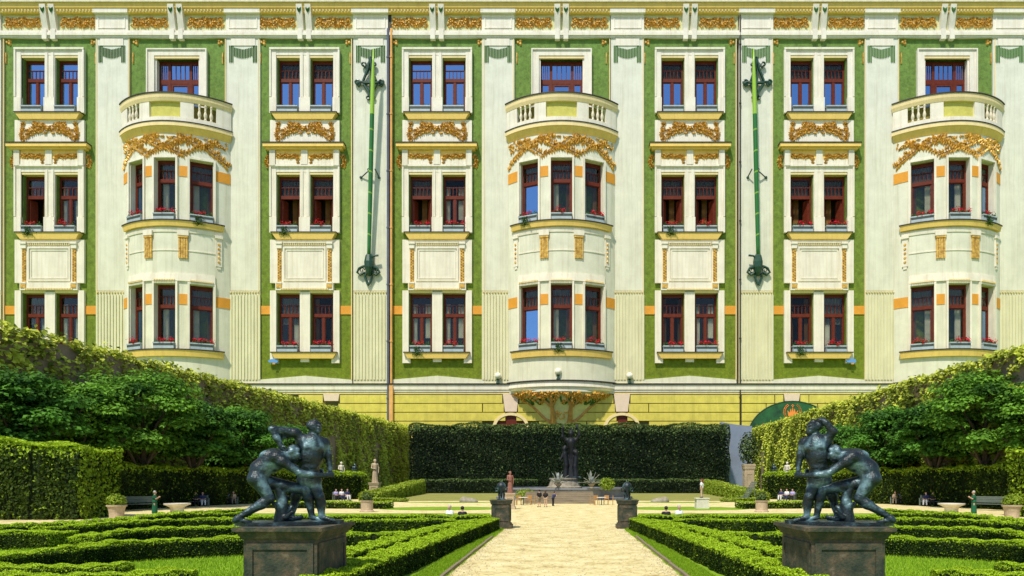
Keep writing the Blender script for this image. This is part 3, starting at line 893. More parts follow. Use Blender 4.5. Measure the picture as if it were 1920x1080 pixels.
m.arc([(BR - 1, 527), (BR + 1.6, 527), (BR + 2.6, 541), (BR - 1, 541)], -46, 46, 24)
me_bmould = m.mesh('stucco_moulding', M_WHITE)
m = MB()
for a in WA:
    T = TB(math.radians(a), BASE)
    for k in range(13): m.box(-19 + k * 3, -19 + k * 3 + 1.7, 538.5, 541.6, 2, 5.4, T)
me_bdent = m.mesh('dentil_row', M_CREAM)
# leafy band beneath the balcony
r = random.Random(11); m = MB()
lines = [[(-62, 320), (-32, 291), (-8, 280)], [(-18, 312), (6, 296), (24, 280)], [(18, 312), (-6, 296), (-24, 280)], [(62, 320), (32, 291), (8, 280)], [(-48, 282), (-30, 296), (-18, 312)], [(48, 282), (30, 296), (18, 312)]]
for ln in lines:
    for (ta, ya), (tb, yb) in zip(ln[:-1], ln[1:]):
        nseg = max(4, int(abs(tb - ta) / 2.2))
        for k in range(nseg):
            f0, f1 = k / nseg, (k + 1) / nseg
            t, y = ta + (tb - ta) * f0, ya + (yb - ya) * f0
            T = TB(math.radians(t), BR)
            t2, y2 = ta + (tb - ta) * f1, ya + (yb - ya) * f1
            du = math.radians(t2 - t) * BR
            ang = math.atan2(y2 - y, du)
            m.leafy(du / 2, (y + y2) / 2, .6, math.hypot(du, y2 - y) * .62, .8, ang, 1.3, T)
            for s in (-1, 1):
                m.leafy(s * r.uniform(1.5, 3), y - s * r.uniform(2, 5), .6, r.uniform(4.2, 6.2), 2.5, 1.57 + s * .35 + r.uniform(-.3, .3), 2.0, T)
for k in range(110):
    t = r.uniform(-62, 62); y = r.uniform(277, 298)
    T = TB(math.radians(t), BR)
    (m.bud(0, y, .5, 3.0, 2.2, T) if r.random() < .45 else m.leafy(0, y, .5, 4.4, 2.2, r.uniform(0, 3.1), 1.8, T))
me_bleaf = m.mesh('gilded_leaf_band', M_GOLD)
me_bsoff = arc_prof('balcony_soffit', [(BR - 3, 264), (BR + 6, 264), (BR + 4, 269), (BR + .6, 275), (BR - 3, 275)], M_YELLOW)
# balcony: slab rim, parapet with openings, rail
me_bslab = arc_prof('balcony_floor', [(60, 257), (BR + 7.5, 257), (BR + 7.5, 264), (60, 264)], M_CREAM, EDGE + 1)
me_bslabcap = arc_prof('floor_capping', [(BR + 2, 255.4), (BR + 8.4, 255.4), (BR + 8.4, 257), (BR + 2, 257)], M_DARK, EDGE + 1)
me_brail = arc_prof('balcony_rail', [(BR - 2, 206), (BR + 7, 206), (BR + 6.5, 213), (BR + 4.6, 219), (BR - 2, 219)], M_CREAM, EDGE + 1)
me_brailcap = arc_prof('rail_capping', [(BR - 3, 204), (BR + 8.2, 204), (BR + 8.2, 206), (BR - 3, 206)], M_DARK, EDGE + 1)
m = MB(); ri, ro = BR - 1, BR + 4
seg = [(-EDGE, -47), (-26, -14.5), (14.5, 26), (47, EDGE)]
for a, b in seg: m.arc([(ri, 219), (ro, 219), (ro, 247), (ri, 247)], a, b, 6)
m.arc([(ri, 247), (ro + .8, 247), (ro + .8, 255.4), (ri, 255.4)], -EDGE, EDGE, 28)
me_bpar = m.mesh('parapet', M_WHITE)
me_bpanel = MB().arc([(ri - 1, 219), (ri + 1, 219), (ri + 1, 247), (ri - 1, 247)], -14.5, 14.5, 8).mesh('recessed_panel', mat('olive_yellow_coat', (0.56, 0.52, 0.12), 0.85, 0.15, 0.6))
def TL(x, y, z): return (x * U, y * U, z * U)
me_bback = [MB().arc([(BR - 9, 219), (BR - 7, 219), (BR - 7, 247), (BR - 9, 247)], a, b, 8).mesh('inner_parapet', mat('dark_ochre_coat', (0.26, 0.22, 0.05), 0.85, 0.2, 0.6)) for a, b in ((-48, -25), (25, 48))]  # plain darker ochre on the inner face behind the balusters
me_bal = MB(TL).lathe([(2.6, 0), (2.6, 2), (1.6, 3), (2.0, 5), (3.1, 9), (2.8, 12), (1.7, 16), (1.4, 18), (2.0, 19.5), (1.5, 21), (2.2, 25), (2.6, 26), (2.6, 28)], 10).mesh('baluster', M_WHITE, True)
# door to the balcony
m = MB(); m.box(-56, -42.5, 94, 206, -14, 2); m.box(42.5, 56, 94, 206, -14, 2); m.box(-42.5, 42.5, 94, 105, -14, 2)
m.ring(-56.6, 56.6, 92.5, 215, 2.4, 2, 4); m.box(-42.5, -39.5, 105, 206, -11, -1); m.box(39.5, 42.5, 105, 206, -11, -1)
me_dsur = m.mesh('door_surround', M_WHITE)
me_dsoff = MB().box(-42.5, 42.5, 105, 110, -14, 1).mesh('door_head', M_CREAM)
m = MB(); D = -10
m.ring(-41, 41, 110, 212, 3.5, D - 3, D)
for x in (-20, 20): m.box(x - 2.6, x + 2.6, 113.5, 208, D - 3, D + .6)
for a, b in ((-37.5, -22.6), (-17.4, 17.4), (22.6, 37.5)):
    m.box(a, b, 144, 152, D - 3, D + .3); m.ring(a, b, 152, 208.5, 4.2 if a == -17.4 else 2, D - 3, D)
    m.box(a, b, 113.5, 116, D - 3, D - .4)
    for k in range(1, 4):
        x = a + (b - a) * k / 4
        m.box(x - .6, x + .6, 116, 144, D - 2.4, D - .7)
    if a == -17.4: m.box(a, b, 188, 208, D - 3, D - .2)
me_door = m.mesh('balcony_door', M_WOOD)
me_dpanes = [MB().box(a, b, y0, y1, D - 1.8, D - 1.4).mesh('pane', G_SKY) for a, b in ((-37.5, -22.6), (-17.4, 17.4), (22.6, 37.5)) for y0, y1 in ((116, 144), (152, 207))]
me_droom = MB().add([(-42, 108, D - 3.2), (42, 108, D - 3.2), (42, 212, D - 3.2), (-42, 212, D - 3.2), (-42, 108, D - 36), (42, 108, D - 36), (42, 212, D - 36), (-42, 212, D - 36)],
                    [(4, 5, 6, 7), (0, 1, 5, 4), (1, 2, 6, 5), (2, 3, 7, 6), (3, 0, 4, 7)]).mesh('room', M_ROOM)
# foot of the bay: rim and bowl-shaped corbel with a painted tree relief
me_brim = arc_prof('bay_rim', [(BR - 6, 722), (BR + 2, 722), (BR + 3, 731), (BR - 2, 735), (BR - 6, 735)], M_WHITE, EDGE)
me_brimcap = arc_prof('rim_capping', [(BR - 6, 719.6), (BR + 4.5, 719.6), (BR + 4.5, 722), (BR - 6, 722)], M_DARK, EDGE)
def corb(t, y, o=0.0):   # t in -1..1 across, y down
    f = (y - 735) / 62.0
    w = 98 * (1 - f) ** 0.95 * (1 - .18 * math.sin(f * math.pi)) + 18 * f
    pr = 36 * (1 - f) ** 1.15 + 5
    a = t * math.pi / 2
    return (w * math.sin(a), y, (pr + o) * math.cos(a) - 3)
m = MB(); nt_, ny_ = 24, 12
for i in range(nt_):
    for j in range(ny_):
        t0, t1 = -1 + 2 * i / nt_, -1 + 2 * (i + 1) / nt_
        ya, yb = 735 + 62 * j / ny_, 735 + 62 * (j + 1) / ny_
        m.add([corb(t0, ya), corb(t1, ya), corb(t1, yb), corb(t0, yb)], [(0, 3, 2, 1)])
me_corbel = m.mesh('corbel', mat('corbel_paint', (0.72, 0.68, 0.28), 0.8, 0.12, 0.6), True)
mt, mw, mf = MB(), MB(), MB()
def trunk(pts, rr):
    mt.tube([corb(t, y, 1.0) for t, y in pts], [q * U for q in rr], 6)
for s in (-1, 1):
    trunk([(s * .55, 796), (s * .28, 780), (s * .22, 766), (s * .20, 756), (s * .16, 744)], [6, 5, 4, 3.4, 2])
    trunk([(s * .22, 766), (s * .32, 754), (s * .36, 742)], [3, 2.4, 1.4]); trunk([(s * .22, 764), (s * .10, 752), (s * .06, 742)], [3, 2.2, 1.4])
    trunk([(s * .7, 795), (s * .8, 782), (s * .86, 768), (s * .9, 754), (s * .95, 738)], [3.5, 3.5, 3.2, 3, 2.6])
    for k in range(5): trunk([(s * (.25 + .12 * k * .5), 796 - k), (s * (.3 + .1 * k), 790 - k)], [2, 1.4])
me_ctree = mt.mesh('relief_tree', mat('relief_brown', (0.52, 0.27, 0.06), 0.6, 0.25, 1.0))
for c in (-.72, -.47, -.2, 0.06, .3, .56, .78):
    for k in range(12):
        a = math.pi * k / 11
        t, y = c + .075 * math.cos(a), 748 + 11 * math.sin(a)
        x_, y_, d_ = corb(t, y, .6); mw.leafy(x_, y_, d_, 4.2, 2.2, 1.2 + a, 2.2)
me_cwreath = mw.mesh('relief_wreath', M_SWAG)
rr_ = random.Random(5)
for k in range(150):
    t, y = rr_.uniform(-.97, .97), 739 + abs(rr_.gauss(0, 6.5))
    x_, y_, d_ = corb(t, min(y, 756), .8); (rosette(mf, x_, y_, d_ + 1, rr_.uniform(4.5, 7.0), 5) if k % 2 else mf.bud(x_, y_, d_ + 1, rr_.uniform(2.2, 3.6), 3.4))
for k in range(22):
    x_, y_, d_ = corb(rr_.uniform(-.2, .2), rr_.uniform(772, 786), .8); mf.bud(x_, y_, d_, 1.8, 1.4)
me_cflower = mf.mesh('relief_flowers', mat('relief_orange', (0.80, 0.30, 0.03), 0.55, 0.3, 2.0, col2=(0.92, 0.58, 0.10)))

for cx, mir in B_COLS:
    put('green_panel', me_green_b, cx, mir)
    put('bay_wall', me_bay, cx, mir)
    for q_ in me_halo_b: put('edge_halo_strip', q_, cx, mir)
    for q_ in me_baysur: put('window_surround', q_, cx, mir)
    for q_ in me_bayband: put('orange_band', q_, cx, mir)
    for fr, subs in BWIN:
        w = put('window', fr, cx, mir)
        for nme, me in subs: obj(nme, me, w)
    for a, b in zip(me_bsill, me_bcap):
        so = put('window_sill', a, cx, mir); obj('sill_capping', b, so)
    mo_ = put('stucco_moulding', me_bmould, cx, mir); [obj('gilded_console' if i_ < 2 else 'gilded_beads', q_, mo_, kind=None if i_ < 2 else 'stuff') for i_, q_ in enumerate(me_bcons)]; obj('dentil_row', me_bdent, mo_, kind='stuff')
    put('gilded_leaf_band', me_bleaf, cx, mir, kind='stuff')
    bf = put('balcony_floor', me_bslab, cx, mir); obj('floor_capping', me_bslabcap, bf); obj('balcony_soffit', me_bsoff, bf)
    pa = put('parapet', me_bpar, cx, mir); obj('recessed_panel', me_bpanel, pa); [obj('inner_parapet', q_, pa) for q_ in me_bback]
    for t in (-42, -36.5, -31, 31, 36.5, 42):
        x, _, p_ = bp_(t, 0, BR + 2.0)
        obj('baluster', me_bal, pa, (x * U, -p_ * U, H + (VY - 247 + 653 * .009) * U))
    br_ = put('balcony_rail', me_brail, cx, mir); obj('rail_capping', me_brailcap, br_)
    ds = put('door_surround', me_dsur, cx, mir); obj('door_head', me_dsoff, ds)
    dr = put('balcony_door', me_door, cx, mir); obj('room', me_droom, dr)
    for me in me_dpanes: obj('pane', me, dr)
    rm = put('bay_rim', me_brim, cx, mir); obj('rim_capping', me_brimcap, rm)
    if cx == 1053.0:
        cb = put('corbel', me_corbel, cx, mir)
        obj('relief_tree', me_ctree, cb); obj('relief_wreath', me_cwreath, cb, kind='stuff'); obj('relief_flowers', me_cflower, cb, kind='stuff')

# -- string course and rusticated ground floor
m = MB(); m.box(XL, XR, 722, 731, -50, 4.5); m.box(XL, XR, 731, 735, -50, 3); m.box(XL, XR, 719, 722, -50, 1.0)
sc_ = put('string_course', m.mesh('string_course', M_WHITE)); obj('course_capping', MB().box(XL, XR, 719.4, 721.8, 1.1, 6.5).mesh('course_capping', M_DARK), sc_)
put('ground_floor_wall', MB().box(XL, XR, 735, 921, -50, -1.5).mesh('ground_floor_wall', mat('dark_joint_mortar', (0.12, 0.10, 0.03), 0.95, 0.2, 0.5)))
put('soffit_band', MB().box(XL, XR, 735.2, 739, -1.5, 1.6).mesh('soffit_band', M_CREAM))
ARCH = [958.0, 1166.0]
KEY = [622.0, 958.0, 1166.0, 1484.0]
def clip_x(a, b, y):
    segs = [(a, b)]
    for k in KEY:
        w = 17.5 - (y - 740) * .17
        segs = [q for (p, r_) in segs for q in ([(p, min(r_, k - w)), (max(p, k + w), r_)] if p < k + w and r_ > k - w else [(p, r_)]) if q[1] - q[0] > 4]
    return segs
yrow = 740.0; ri_ = 0
while yrow < 812:
    yb = yrow + 16.6
    edges = [560, 727, 736, 1387, 1389.5, 1452, 1516, 1700] if ri_ % 2 == 0 else [560, 727, 736, 905, 1010, 1100, 1216, 1387, 1389.5, 1436, 1532, 1700]
    for a, b in zip(edges[:-1], edges[1:]):
        if b - a < 12: continue
        for xa, xb in clip_x(a + .9, b - .9, yrow + 8):
            # keep clear of the arched heads
            cut = False
            for k in ARCH:
                if yb > 772 and abs((xa + xb) / 2 - k) < 30: cut = True
            if cut: continue
            m = MB().box(xa - VX, xb - VX, yrow + .75, yb - .75, -2, rnd.uniform(2.0, 2.6))
            put('rustication_block', m.mesh('rustication_block', M_LIME))
    yrow = yb; ri_ += 1
for k in KEY:
    bot = 772 if k in ARCH else 752
    m = MB().poly([(-15, 739.4), (15, 739.4), (11 if bot > 760 else 13, bot), (-11 if bot > 760 else -13, bot)], -2, 3)
    put('keystone', m.mesh('keystone', M_PINK), k)
for k in ARCH:
    pts_o = [(34 * math.cos(a), 801 - 27 * math.sin(a)) for a in np.linspace(0, math.pi, 17)]
    pts_i = [(28 * math.cos(a), 801 - 22 * math.sin(a)) for a in np.linspace(0, math.pi, 17)]
    m = MB()
    for i in range(16):
        q = [pts_o[i], pts_o[i + 1], pts_i[i + 1], pts_i[i]]
        m.poly(q, -2, 3.6)
    hd = put('arched_window_head', m.mesh('arched_window_head', M_CREAM), k)
    obj('dark_glazing', MB().poly(pts_i, -1.6, -.6).mesh('dark_glazing', M_WOOD), hd)

# -- downpipes (parts of the building)
def pipe(name, x, y0, y1, p, r_, material):
    m = MB(); m.tube([(x - VX, y0, p), (x - VX, (y0 + y1) / 2, p), (x - VX, y1, p)], r_ * U, 8)
    for k in range(7):
        y = y0 + (y1 - y0) * (k + .5) / 7
        m.tube([(x - VX, y - 1.2, p), (x - VX, y + 1.2, p)], (r_ + .9) * U, 8)
    return put(name, m.mesh(name, material))
put('seam_wall', MB().box(726.5 - VX, 733.5 - VX, 20, 800, -50, -1).mesh('seam_wall', M_DARK))
pipe('downpipe', 728.6, 56, 800, 3, 2.6, M_BLUEPIPE)
pipe('downpipe', 734.6, 56, 800, 3.4, 2.2, M_COPPER)
put('pipe_shoe', MB().box(731.4 - VX, 738.2 - VX, 724, 800, 1, 8).mesh('pipe_shoe', M_COPPER))
pipe('downpipe', 1387.3, 30, 800, 3, 1.2, M_DARK)

# ------------------------------------------------------------------ flower boxes on the sills
def flowerbox_meshes(seedn, w, flowers, trail=False):
    """local metres; outward is -Y, base at z=0"""
    rng = np.random.default_rng(seedn)
    m = MB(TL); m.box(-w, w, -9.0, 0, 0.4, 11.0); m.box(-w - .8, w + .8, -9.8, .6, 9.6, 11.8)
    planter = m.mesh('planter', M_BOX)
    lin = MB(TL).box(-w + .2, w - .2, -9.5, -9.05, 6.0, 9.0).mesh('planter_band', M_BOXD)
    n = 150 if flowers else 40
    P = np.stack([rng.uniform(-w, w, n), rng.uniform(-9, 0, n), 11 + np.abs(rng.normal(0, 3.2 if flowers else 1.6, n))], 1)
    if trail:
        P2 = np.stack([rng.normal(-w * .2, 5, 110), rng.uniform(-12, -9, 110), rng.uniform(-8, 10, 110)], 1); P = np.concatenate([P, P2])
    grn = leaves('foliage', P * U, np.tile([0, -.4, .8], (len(P), 1)), rng.uniform(2.6, 4.4, len(P)) * U, M_GLEAF, rng)
    out = [('planter', planter), ('planter_band', lin), ('foliage', grn)]
    if flowers:
        hd = rng.integers(3, 6)
        C = np.stack([rng.uniform(-w * .85, w * .85, hd), rng.uniform(-9, -3, hd), rng.uniform(14, 20, hd)], 1)
        Q = np.concatenate([c + rng.normal(0, 2.4, (34, 3)) for c in C])
        out.append(('blossoms', leaves('blossoms', Q * U, np.tile([0, -.6, .6], (len(Q), 1)), rng.uniform(1.8, 3.0, len(Q)) * U, M_RED, rng, 0.9)))
    return out
FBX = [flowerbox_meshes(i, 18.5, True, i == 2) for i in range(4)]
FBP = flowerbox_meshes(9, 18.5, False)
COLNAME = {94.0: 'far left column', 572.0: 'column left of copper downpipe', 820.0: 'column right of copper downpipe', 1293.0: 'column right of central bay', 1535.0: 'column above arched sign'}
BAYNAME = {332.5: 'left bay', 1053.0: 'central bay', 1775.0: 'right bay'}
ROWN = ['top-floor', 'middle-floor', 'lowest']
def flowerbox(meshes, x, y, p, rz, label, group):
    t = thing('flower_box', label, 'flower box', ((x - VX) * U, DF - p * U, H + (VY - y) * U), rz, group)
    for nme, me in meshes: obj(nme, me, t, kind='stuff' if nme in ('foliage', 'blossoms') else None)
k = 0
for cx, mir in W_COLS:
    for row, (y0, y1) in enumerate(ROWS):
        if cx == 94.0 and row == 2: continue
        for du, side in ((-31.25, 'left'), (31.25, 'right')):
            fl = row > 0
            lab = '%s flower box under the %s %s window, %s' % ('Geranium' if fl else 'Nearly bare', side, ROWN[row], COLNAME[cx])
            flowerbox(FBX[k % 4] if fl else FBP, cx + du, y1 - .1, -2.0, 0, lab, 'flower boxes on the window sills'); k += 1
for cx, mir in B_COLS:
    for row, (y0, y1) in enumerate(BROWS):
        for a, side in zip(WA, ('left', 'middle', 'right')):
            th = BANG(math.radians(a)); rad = BASE - 2
            yy = y1 + .9; yy = yy - (900 - yy) * .009
            lab = 'Red geranium flower box at the %s %s window of the %s' % (side, 'upper' if row == 0 else 'lower', BAYNAME[cx])
            flowerbox(FBX[k % 4], cx + rad * math.sin(th), yy, BC + rad * math.cos(th), th, lab, 'flower boxes on the window sills'); k += 1

# ------------------------------------------------------------------ flagpoles with wrought iron brackets
def pole_mat():
    m, nt, b = node_mat('green_pole_paint')
    tc = nt.nodes.new('ShaderNodeTexCoord')
    sp = nt.nodes.new('ShaderNodeSeparateXYZ'); nt.links.new(tc.outputs['Object'], sp.inputs[0])
    # spiral gold line: angle + height
    at = nt.nodes.new('ShaderNodeMath'); at.operation = 'ARCTAN2'
    nt.links.new(sp.outputs['Y'], at.inputs[0]); nt.links.new(sp.outputs['X'], at.inputs[1])
    ml = nt.nodes.new('ShaderNodeMath'); ml.operation = 'MULTIPLY_ADD'; ml.inputs[1].default_value = 1.25
    nt.links.new(sp.outputs['Z'], ml.inputs[0]); nt.links.new(at.outputs[0], ml.inputs[2])
    sn = nt.nodes.new('ShaderNodeMath'); sn.operation = 'SINE'; nt.links.new(ml.outputs[0], sn.inputs[0])
    gt = nt.nodes.new('ShaderNodeMath'); gt.operation = 'GREATER_THAN'; gt.inputs[1].default_value = 0.975; nt.links.new(sn.outputs[0], gt.inputs[0])
    top = nt.nodes.new('ShaderNodeMath'); top.operation = 'GREATER_THAN'; top.inputs[1].default_value = 36.0; nt.links.new(sp.outputs['Z'], top.inputs[0])
    m1 = nt.nodes.new('ShaderNodeMix'); m1.data_type = 'RGBA'
    m1.inputs[6].default_value = (0.015, 0.15, 0.02, 1); m1.inputs[7].default_value = (0.22, 0.40, 0.04, 1)
    nt.links.new(gt.outputs[0], m1.inputs[0])
    m2 = nt.nodes.new('ShaderNodeMix'); m2.data_type = 'RGBA'
    m2.inputs[7].default_value = (0.30, 0.52, 0.04, 1)  # sunlit lime of the upper pole, light put into the colour
    nt.links.new(top.outputs[0], m2.inputs[0]); nt.links.new(m1.outputs[2], m2.inputs[6])
    nt.links.new(m2.outputs[2], b.inputs['Base Color'])
    b.inputs['Roughness'].default_value = 0.4
    return m
M_POLE = pole_mat()
def curl(m, cx, cy, r0, a0, turns, d, rad, sgn=1):
    pts = []
    for k in range(13):
        f = k / 12; a = a0 + sgn * turns * 2 * math.pi * f; r_ = r0 * (1 - .72 * f)
        pts.append((cx + r_ * math.cos(a), cy + r_ * math.sin(a), d))
    m.tube(pts, rad * U, 5)
def flagpole(cx, mir, label):
    t = thing('flagpole', label, 'flagpole', ((cx - VX) * U, DF, H + (VY - 500) * U), 0, 'green flagpoles on the pilasters', (mir, 1, 1))
    def TP(x, y, p): return (x * U, -p * U, (500 - y) * U)
    P0, P1 = TP(2, 492, 9), TP(15, 106, 24)
    m = MB(WT); n = 14; rr = []
    pts = []
    for k in range(n + 1):
        f = k / n
        pts.append(tuple(P0[i] + (P1[i] - P0[i]) * f for i in range(3)))
        rr.append((3.3 + .9 * math.sin(min(1, f * 1.25) * math.pi * .75) if f < .8 else 4.0 * (1 - (f - .8) / .2) + .8) * U)
    m.tube(pts, rr, 12)
    obj('pole', m.mesh('pole', M_POLE, True), t)
    m = MB(TP)   # lower foot: scrolled bracket
    m.lathe([(0.3, -3.2), (.7, -2.4), (1.1, -1.2), (1.2, .2), (.9, 1.6), (.5, 2.2)], 10, lambda x, y, z: (x + P0[0], y + P0[1] + .2, z + P0[2] - .4))
    for s in (-1, 1):
        m.tube([(s * 3, 500, 6), (s * 10, 502, 7), (s * 17, 505, 6), (s * 21, 512, 5), (s * 15, 517, 5), (s * 7, 512, 5)], 2.3 * U, 6)
        m.tube([(s * 4, 514, 4), (s * 7, 520, 4), (s * 3, 530, 4), (0, 536, 4)], 2.2 * U, 6)
        curl(m, s * 12, 508, 5, 0, 1.1, 5, 1.0, s)
    m.tube([(4, 490, 8), (11, 483, 10), (20, 482, 10)], [1.6 * U, 1.9 * U, 2.2 * U], 6)
    obj('foot_bracket', m.mesh('foot_bracket', M_IRON), t)
    m = MB(TP)   # upper bracket
    for s in (-1, 1):
        m.tube([(8, 158, 4), (s * 10 + 4, 158, 5), (s * 18 + 3, 156, 4), (s * 26 + 2, 158, 2)], [3.2 * U, 3.0 * U, 2.6 * U, 3.4 * U], 6)
        m.tube([(5, 112, 8), (s * 4 + 3, 134, 6), (s * 12 + 2, 154, 4)], 2.6 * U, 6)
        m.tube([(4, 186, 3), (s * 4 + 4, 174, 4), (s * 12 + 3, 160, 4)], 2.6 * U, 6)
        curl(m, s * 23 + 2, 157, 6.5, 1.5, 1.2, 4, 2.0, s)
        curl(m, s * 10 + 1, 124, 6, 1.5, 1.1, 5, 1.8, s); curl(m, s * 5 + 4, 184, 5, -1.5, 1.1, 3, 1.6, -s)
    m.tube([(-1, 120, 3), (3, 140, 4), (4, 160, 5), (4, 186, 3)], 2.2 * U, 6)
    obj('top_bracket', m.mesh('top_bracket', M_IRON), t)
    m = MB(TP)   # middle stay
    m.tube([(9, 322, 13), (-2, 327, 8), (-14, 333, 1)], 1.1 * U, 6); m.tube([(14, 322, 12), (19, 332, 1)], 1.1 * U, 6)
    m.bud(-15, 333, 0, 3.2, 3); m.bud(19, 333, 0, 3.0, 3); curl(m, 2, 322, 3, 0, 1, 10, .9)
    obj('stay', m.mesh('stay', M_IRON), t)
flagpole(692, 1, 'green flagpole with gold spiral stripe on iron brackets, left of the copper downpipe')
flagpole(1421, -1, 'green flagpole with gold spiral stripe on iron brackets, above the grey wall gap')

# globe lamps on the string course, small blue plaques, arched sign
M_OPAL = mat('opal_lamp_glass', (0.82, 0.78, 0.62), 0.3, 0.03)
def globe_lamp(x, y, p, label):
    t = thing('globe_lamp', label, 'lamp', ((x - VX) * U, DF - p * U, H + (VY - y) * U), 0, 'globe lamps on the string course')
    obj('lamp_base', MB(TL).lathe([(3.6, 0), (3.6, 1.2), (2.2, 2.2), (2.0, 6), (3.0, 8)], 10).mesh('lamp_base', M_IRON), t)
    prof = [(6.2 * math.sin(math.pi * k / 10) + .05, 14 - 6.2 * math.cos(math.pi * k / 10)) for k in range(11)]
    obj('globe', MB(TL).lathe(prof, 16).mesh('globe', M_OPAL, True), t)
globe_lamp(1047, 717, 41, 'opal globe lamp on the rim of the central bay')
globe_lamp(934, 719.4, 4.5, 'opal globe lamp on the ledge left of the central bay')
globe_lamp(1180, 719.4, 4.5, 'opal globe lamp on the ledge right of the central bay')
M_BLUE = mat('blue_enamel', (0.12, 0.30, 0.62), 0.3, 0.1, spec=0.6)
for x, nm in ((514, 'left of the copper downpipe'), (1595, 'above the right garden hedge')):
    t = thing('wall_plaque', 'small blue plaque below a window corner, %s' % nm, 'plaque', ((x - VX) * U, DF - .1, H + (VY - 684) * U), 0, 'small blue plaques')
    obj('plate', MB(TL).poly([(-8, 4), (6, 2.4), (9, 6), (7, 10), (-4, 10), (-10, 7)], 0, 3, lambda x, y, z: TL(x, -z - .5, y)).mesh('plate', M_BLUE), t)
    obj('red_mark', MB(TL).box(-1, 4, -4.6, -3.6, 0, 2.4).mesh('red_mark', M_ORANGE), t)

def sign_mat():
    return mat('dark_green_sign_paint', (0.008, 0.05, 0.015), 0.35, 0.6, 0.35, spec=0.5, col2=(0.02, 0.14, 0.03))
sg = thing('arched_sign', 'dark green arched sign with orange crown and laurel wreath above the right hedge', 'sign', ((1484 - VX) * U, DF, H + (VY - 820) * U))
def TS(x, y, d): return (x * U, -d * U, (820 - y) * U)
pts = [(84 * math.cos(a), 822 - 69 * math.sin(a)) for a in np.linspace(0.0, math.pi, 33)]
obj('board', MB(TS).poly(pts, 2, 6).mesh('board', sign_mat()), sg)
m = MB(TS)
for i in range(32):
    a, b = pts[i], pts[i + 1]
    m.tube([(a[0], a[1], 6), (b[0], b[1], 6)], 1.0 * U, 5)
obj('rim', m.mesh('rim', M_IRON), sg)
M_EMB = mat('orange_emblem_paint', (0.85, 0.26, 0.04), 0.5, 0.15, 1.0)
m = MB(TS)
for s in (-1, 1):
    for k in range(12):
        a = -1.25 + k * .2
        for rr_, off in ((16.5, .5), (13.8, -.5)):
            x, y = s * rr_ * math.cos(a), 773 - rr_ * math.sin(a)
            m.leafy(x, y, 6.2, 2.6, 1.0, (math.pi - (a + 1.57)) if s > 0 else a + 1.57 + off * .5, .8)
obj('laurel_wreath', m.mesh('laurel_wreath', M_EMB), sg)
m = MB(TS)
m.poly([(-8, 781.0), (8, 781.0), (10, 770.0), (5.5, 775.0), (3.6, 767.0), (1.6, 774.0), (0, 763.5), (-1.6, 774.0), (-3.6, 767.0), (-5.5, 775.0), (-10, 770.0)], 6, 7.4)
m.box(-8.4, 8.4, 782.5, 785.5, 6, 7.6); m.box(-1, 1, 759.0, 764.0, 6, 7.4); m.box(-2.6, 2.6, 760.6, 762.0, 6, 7.4)
obj('crown', m.mesh('crown', M_EMB), sg)
m = MB(TS)
for k in range(14):
    a0 = -.3 + k * .36
    x, y = -52 + 7 * math.cos(a0), 802 + 7 * math.sin(a0)
    m.leafy(x, y, 6.2, 2.0, .8, a0 + 1.57, .7)
obj('red_ring', m.mesh('red_ring', M_EMB), sg)

# ------------------------------------------------------------------ clipped hedges
RNG = np.random.default_rng(42)
def lumps(P, s, amp, ph=0.0):
    return amp * (np.sin(P[:, 0] * s + ph) * np.sin(P[:, 1] * s * 1.13 + 1.7 + ph) + .6 * np.sin(P[:, 2] * s * 1.9 + P[:, 0] * s * .7) + .5 * np.sin((P[:, 0] + P[:, 1]) * s * 2.7 + ph))

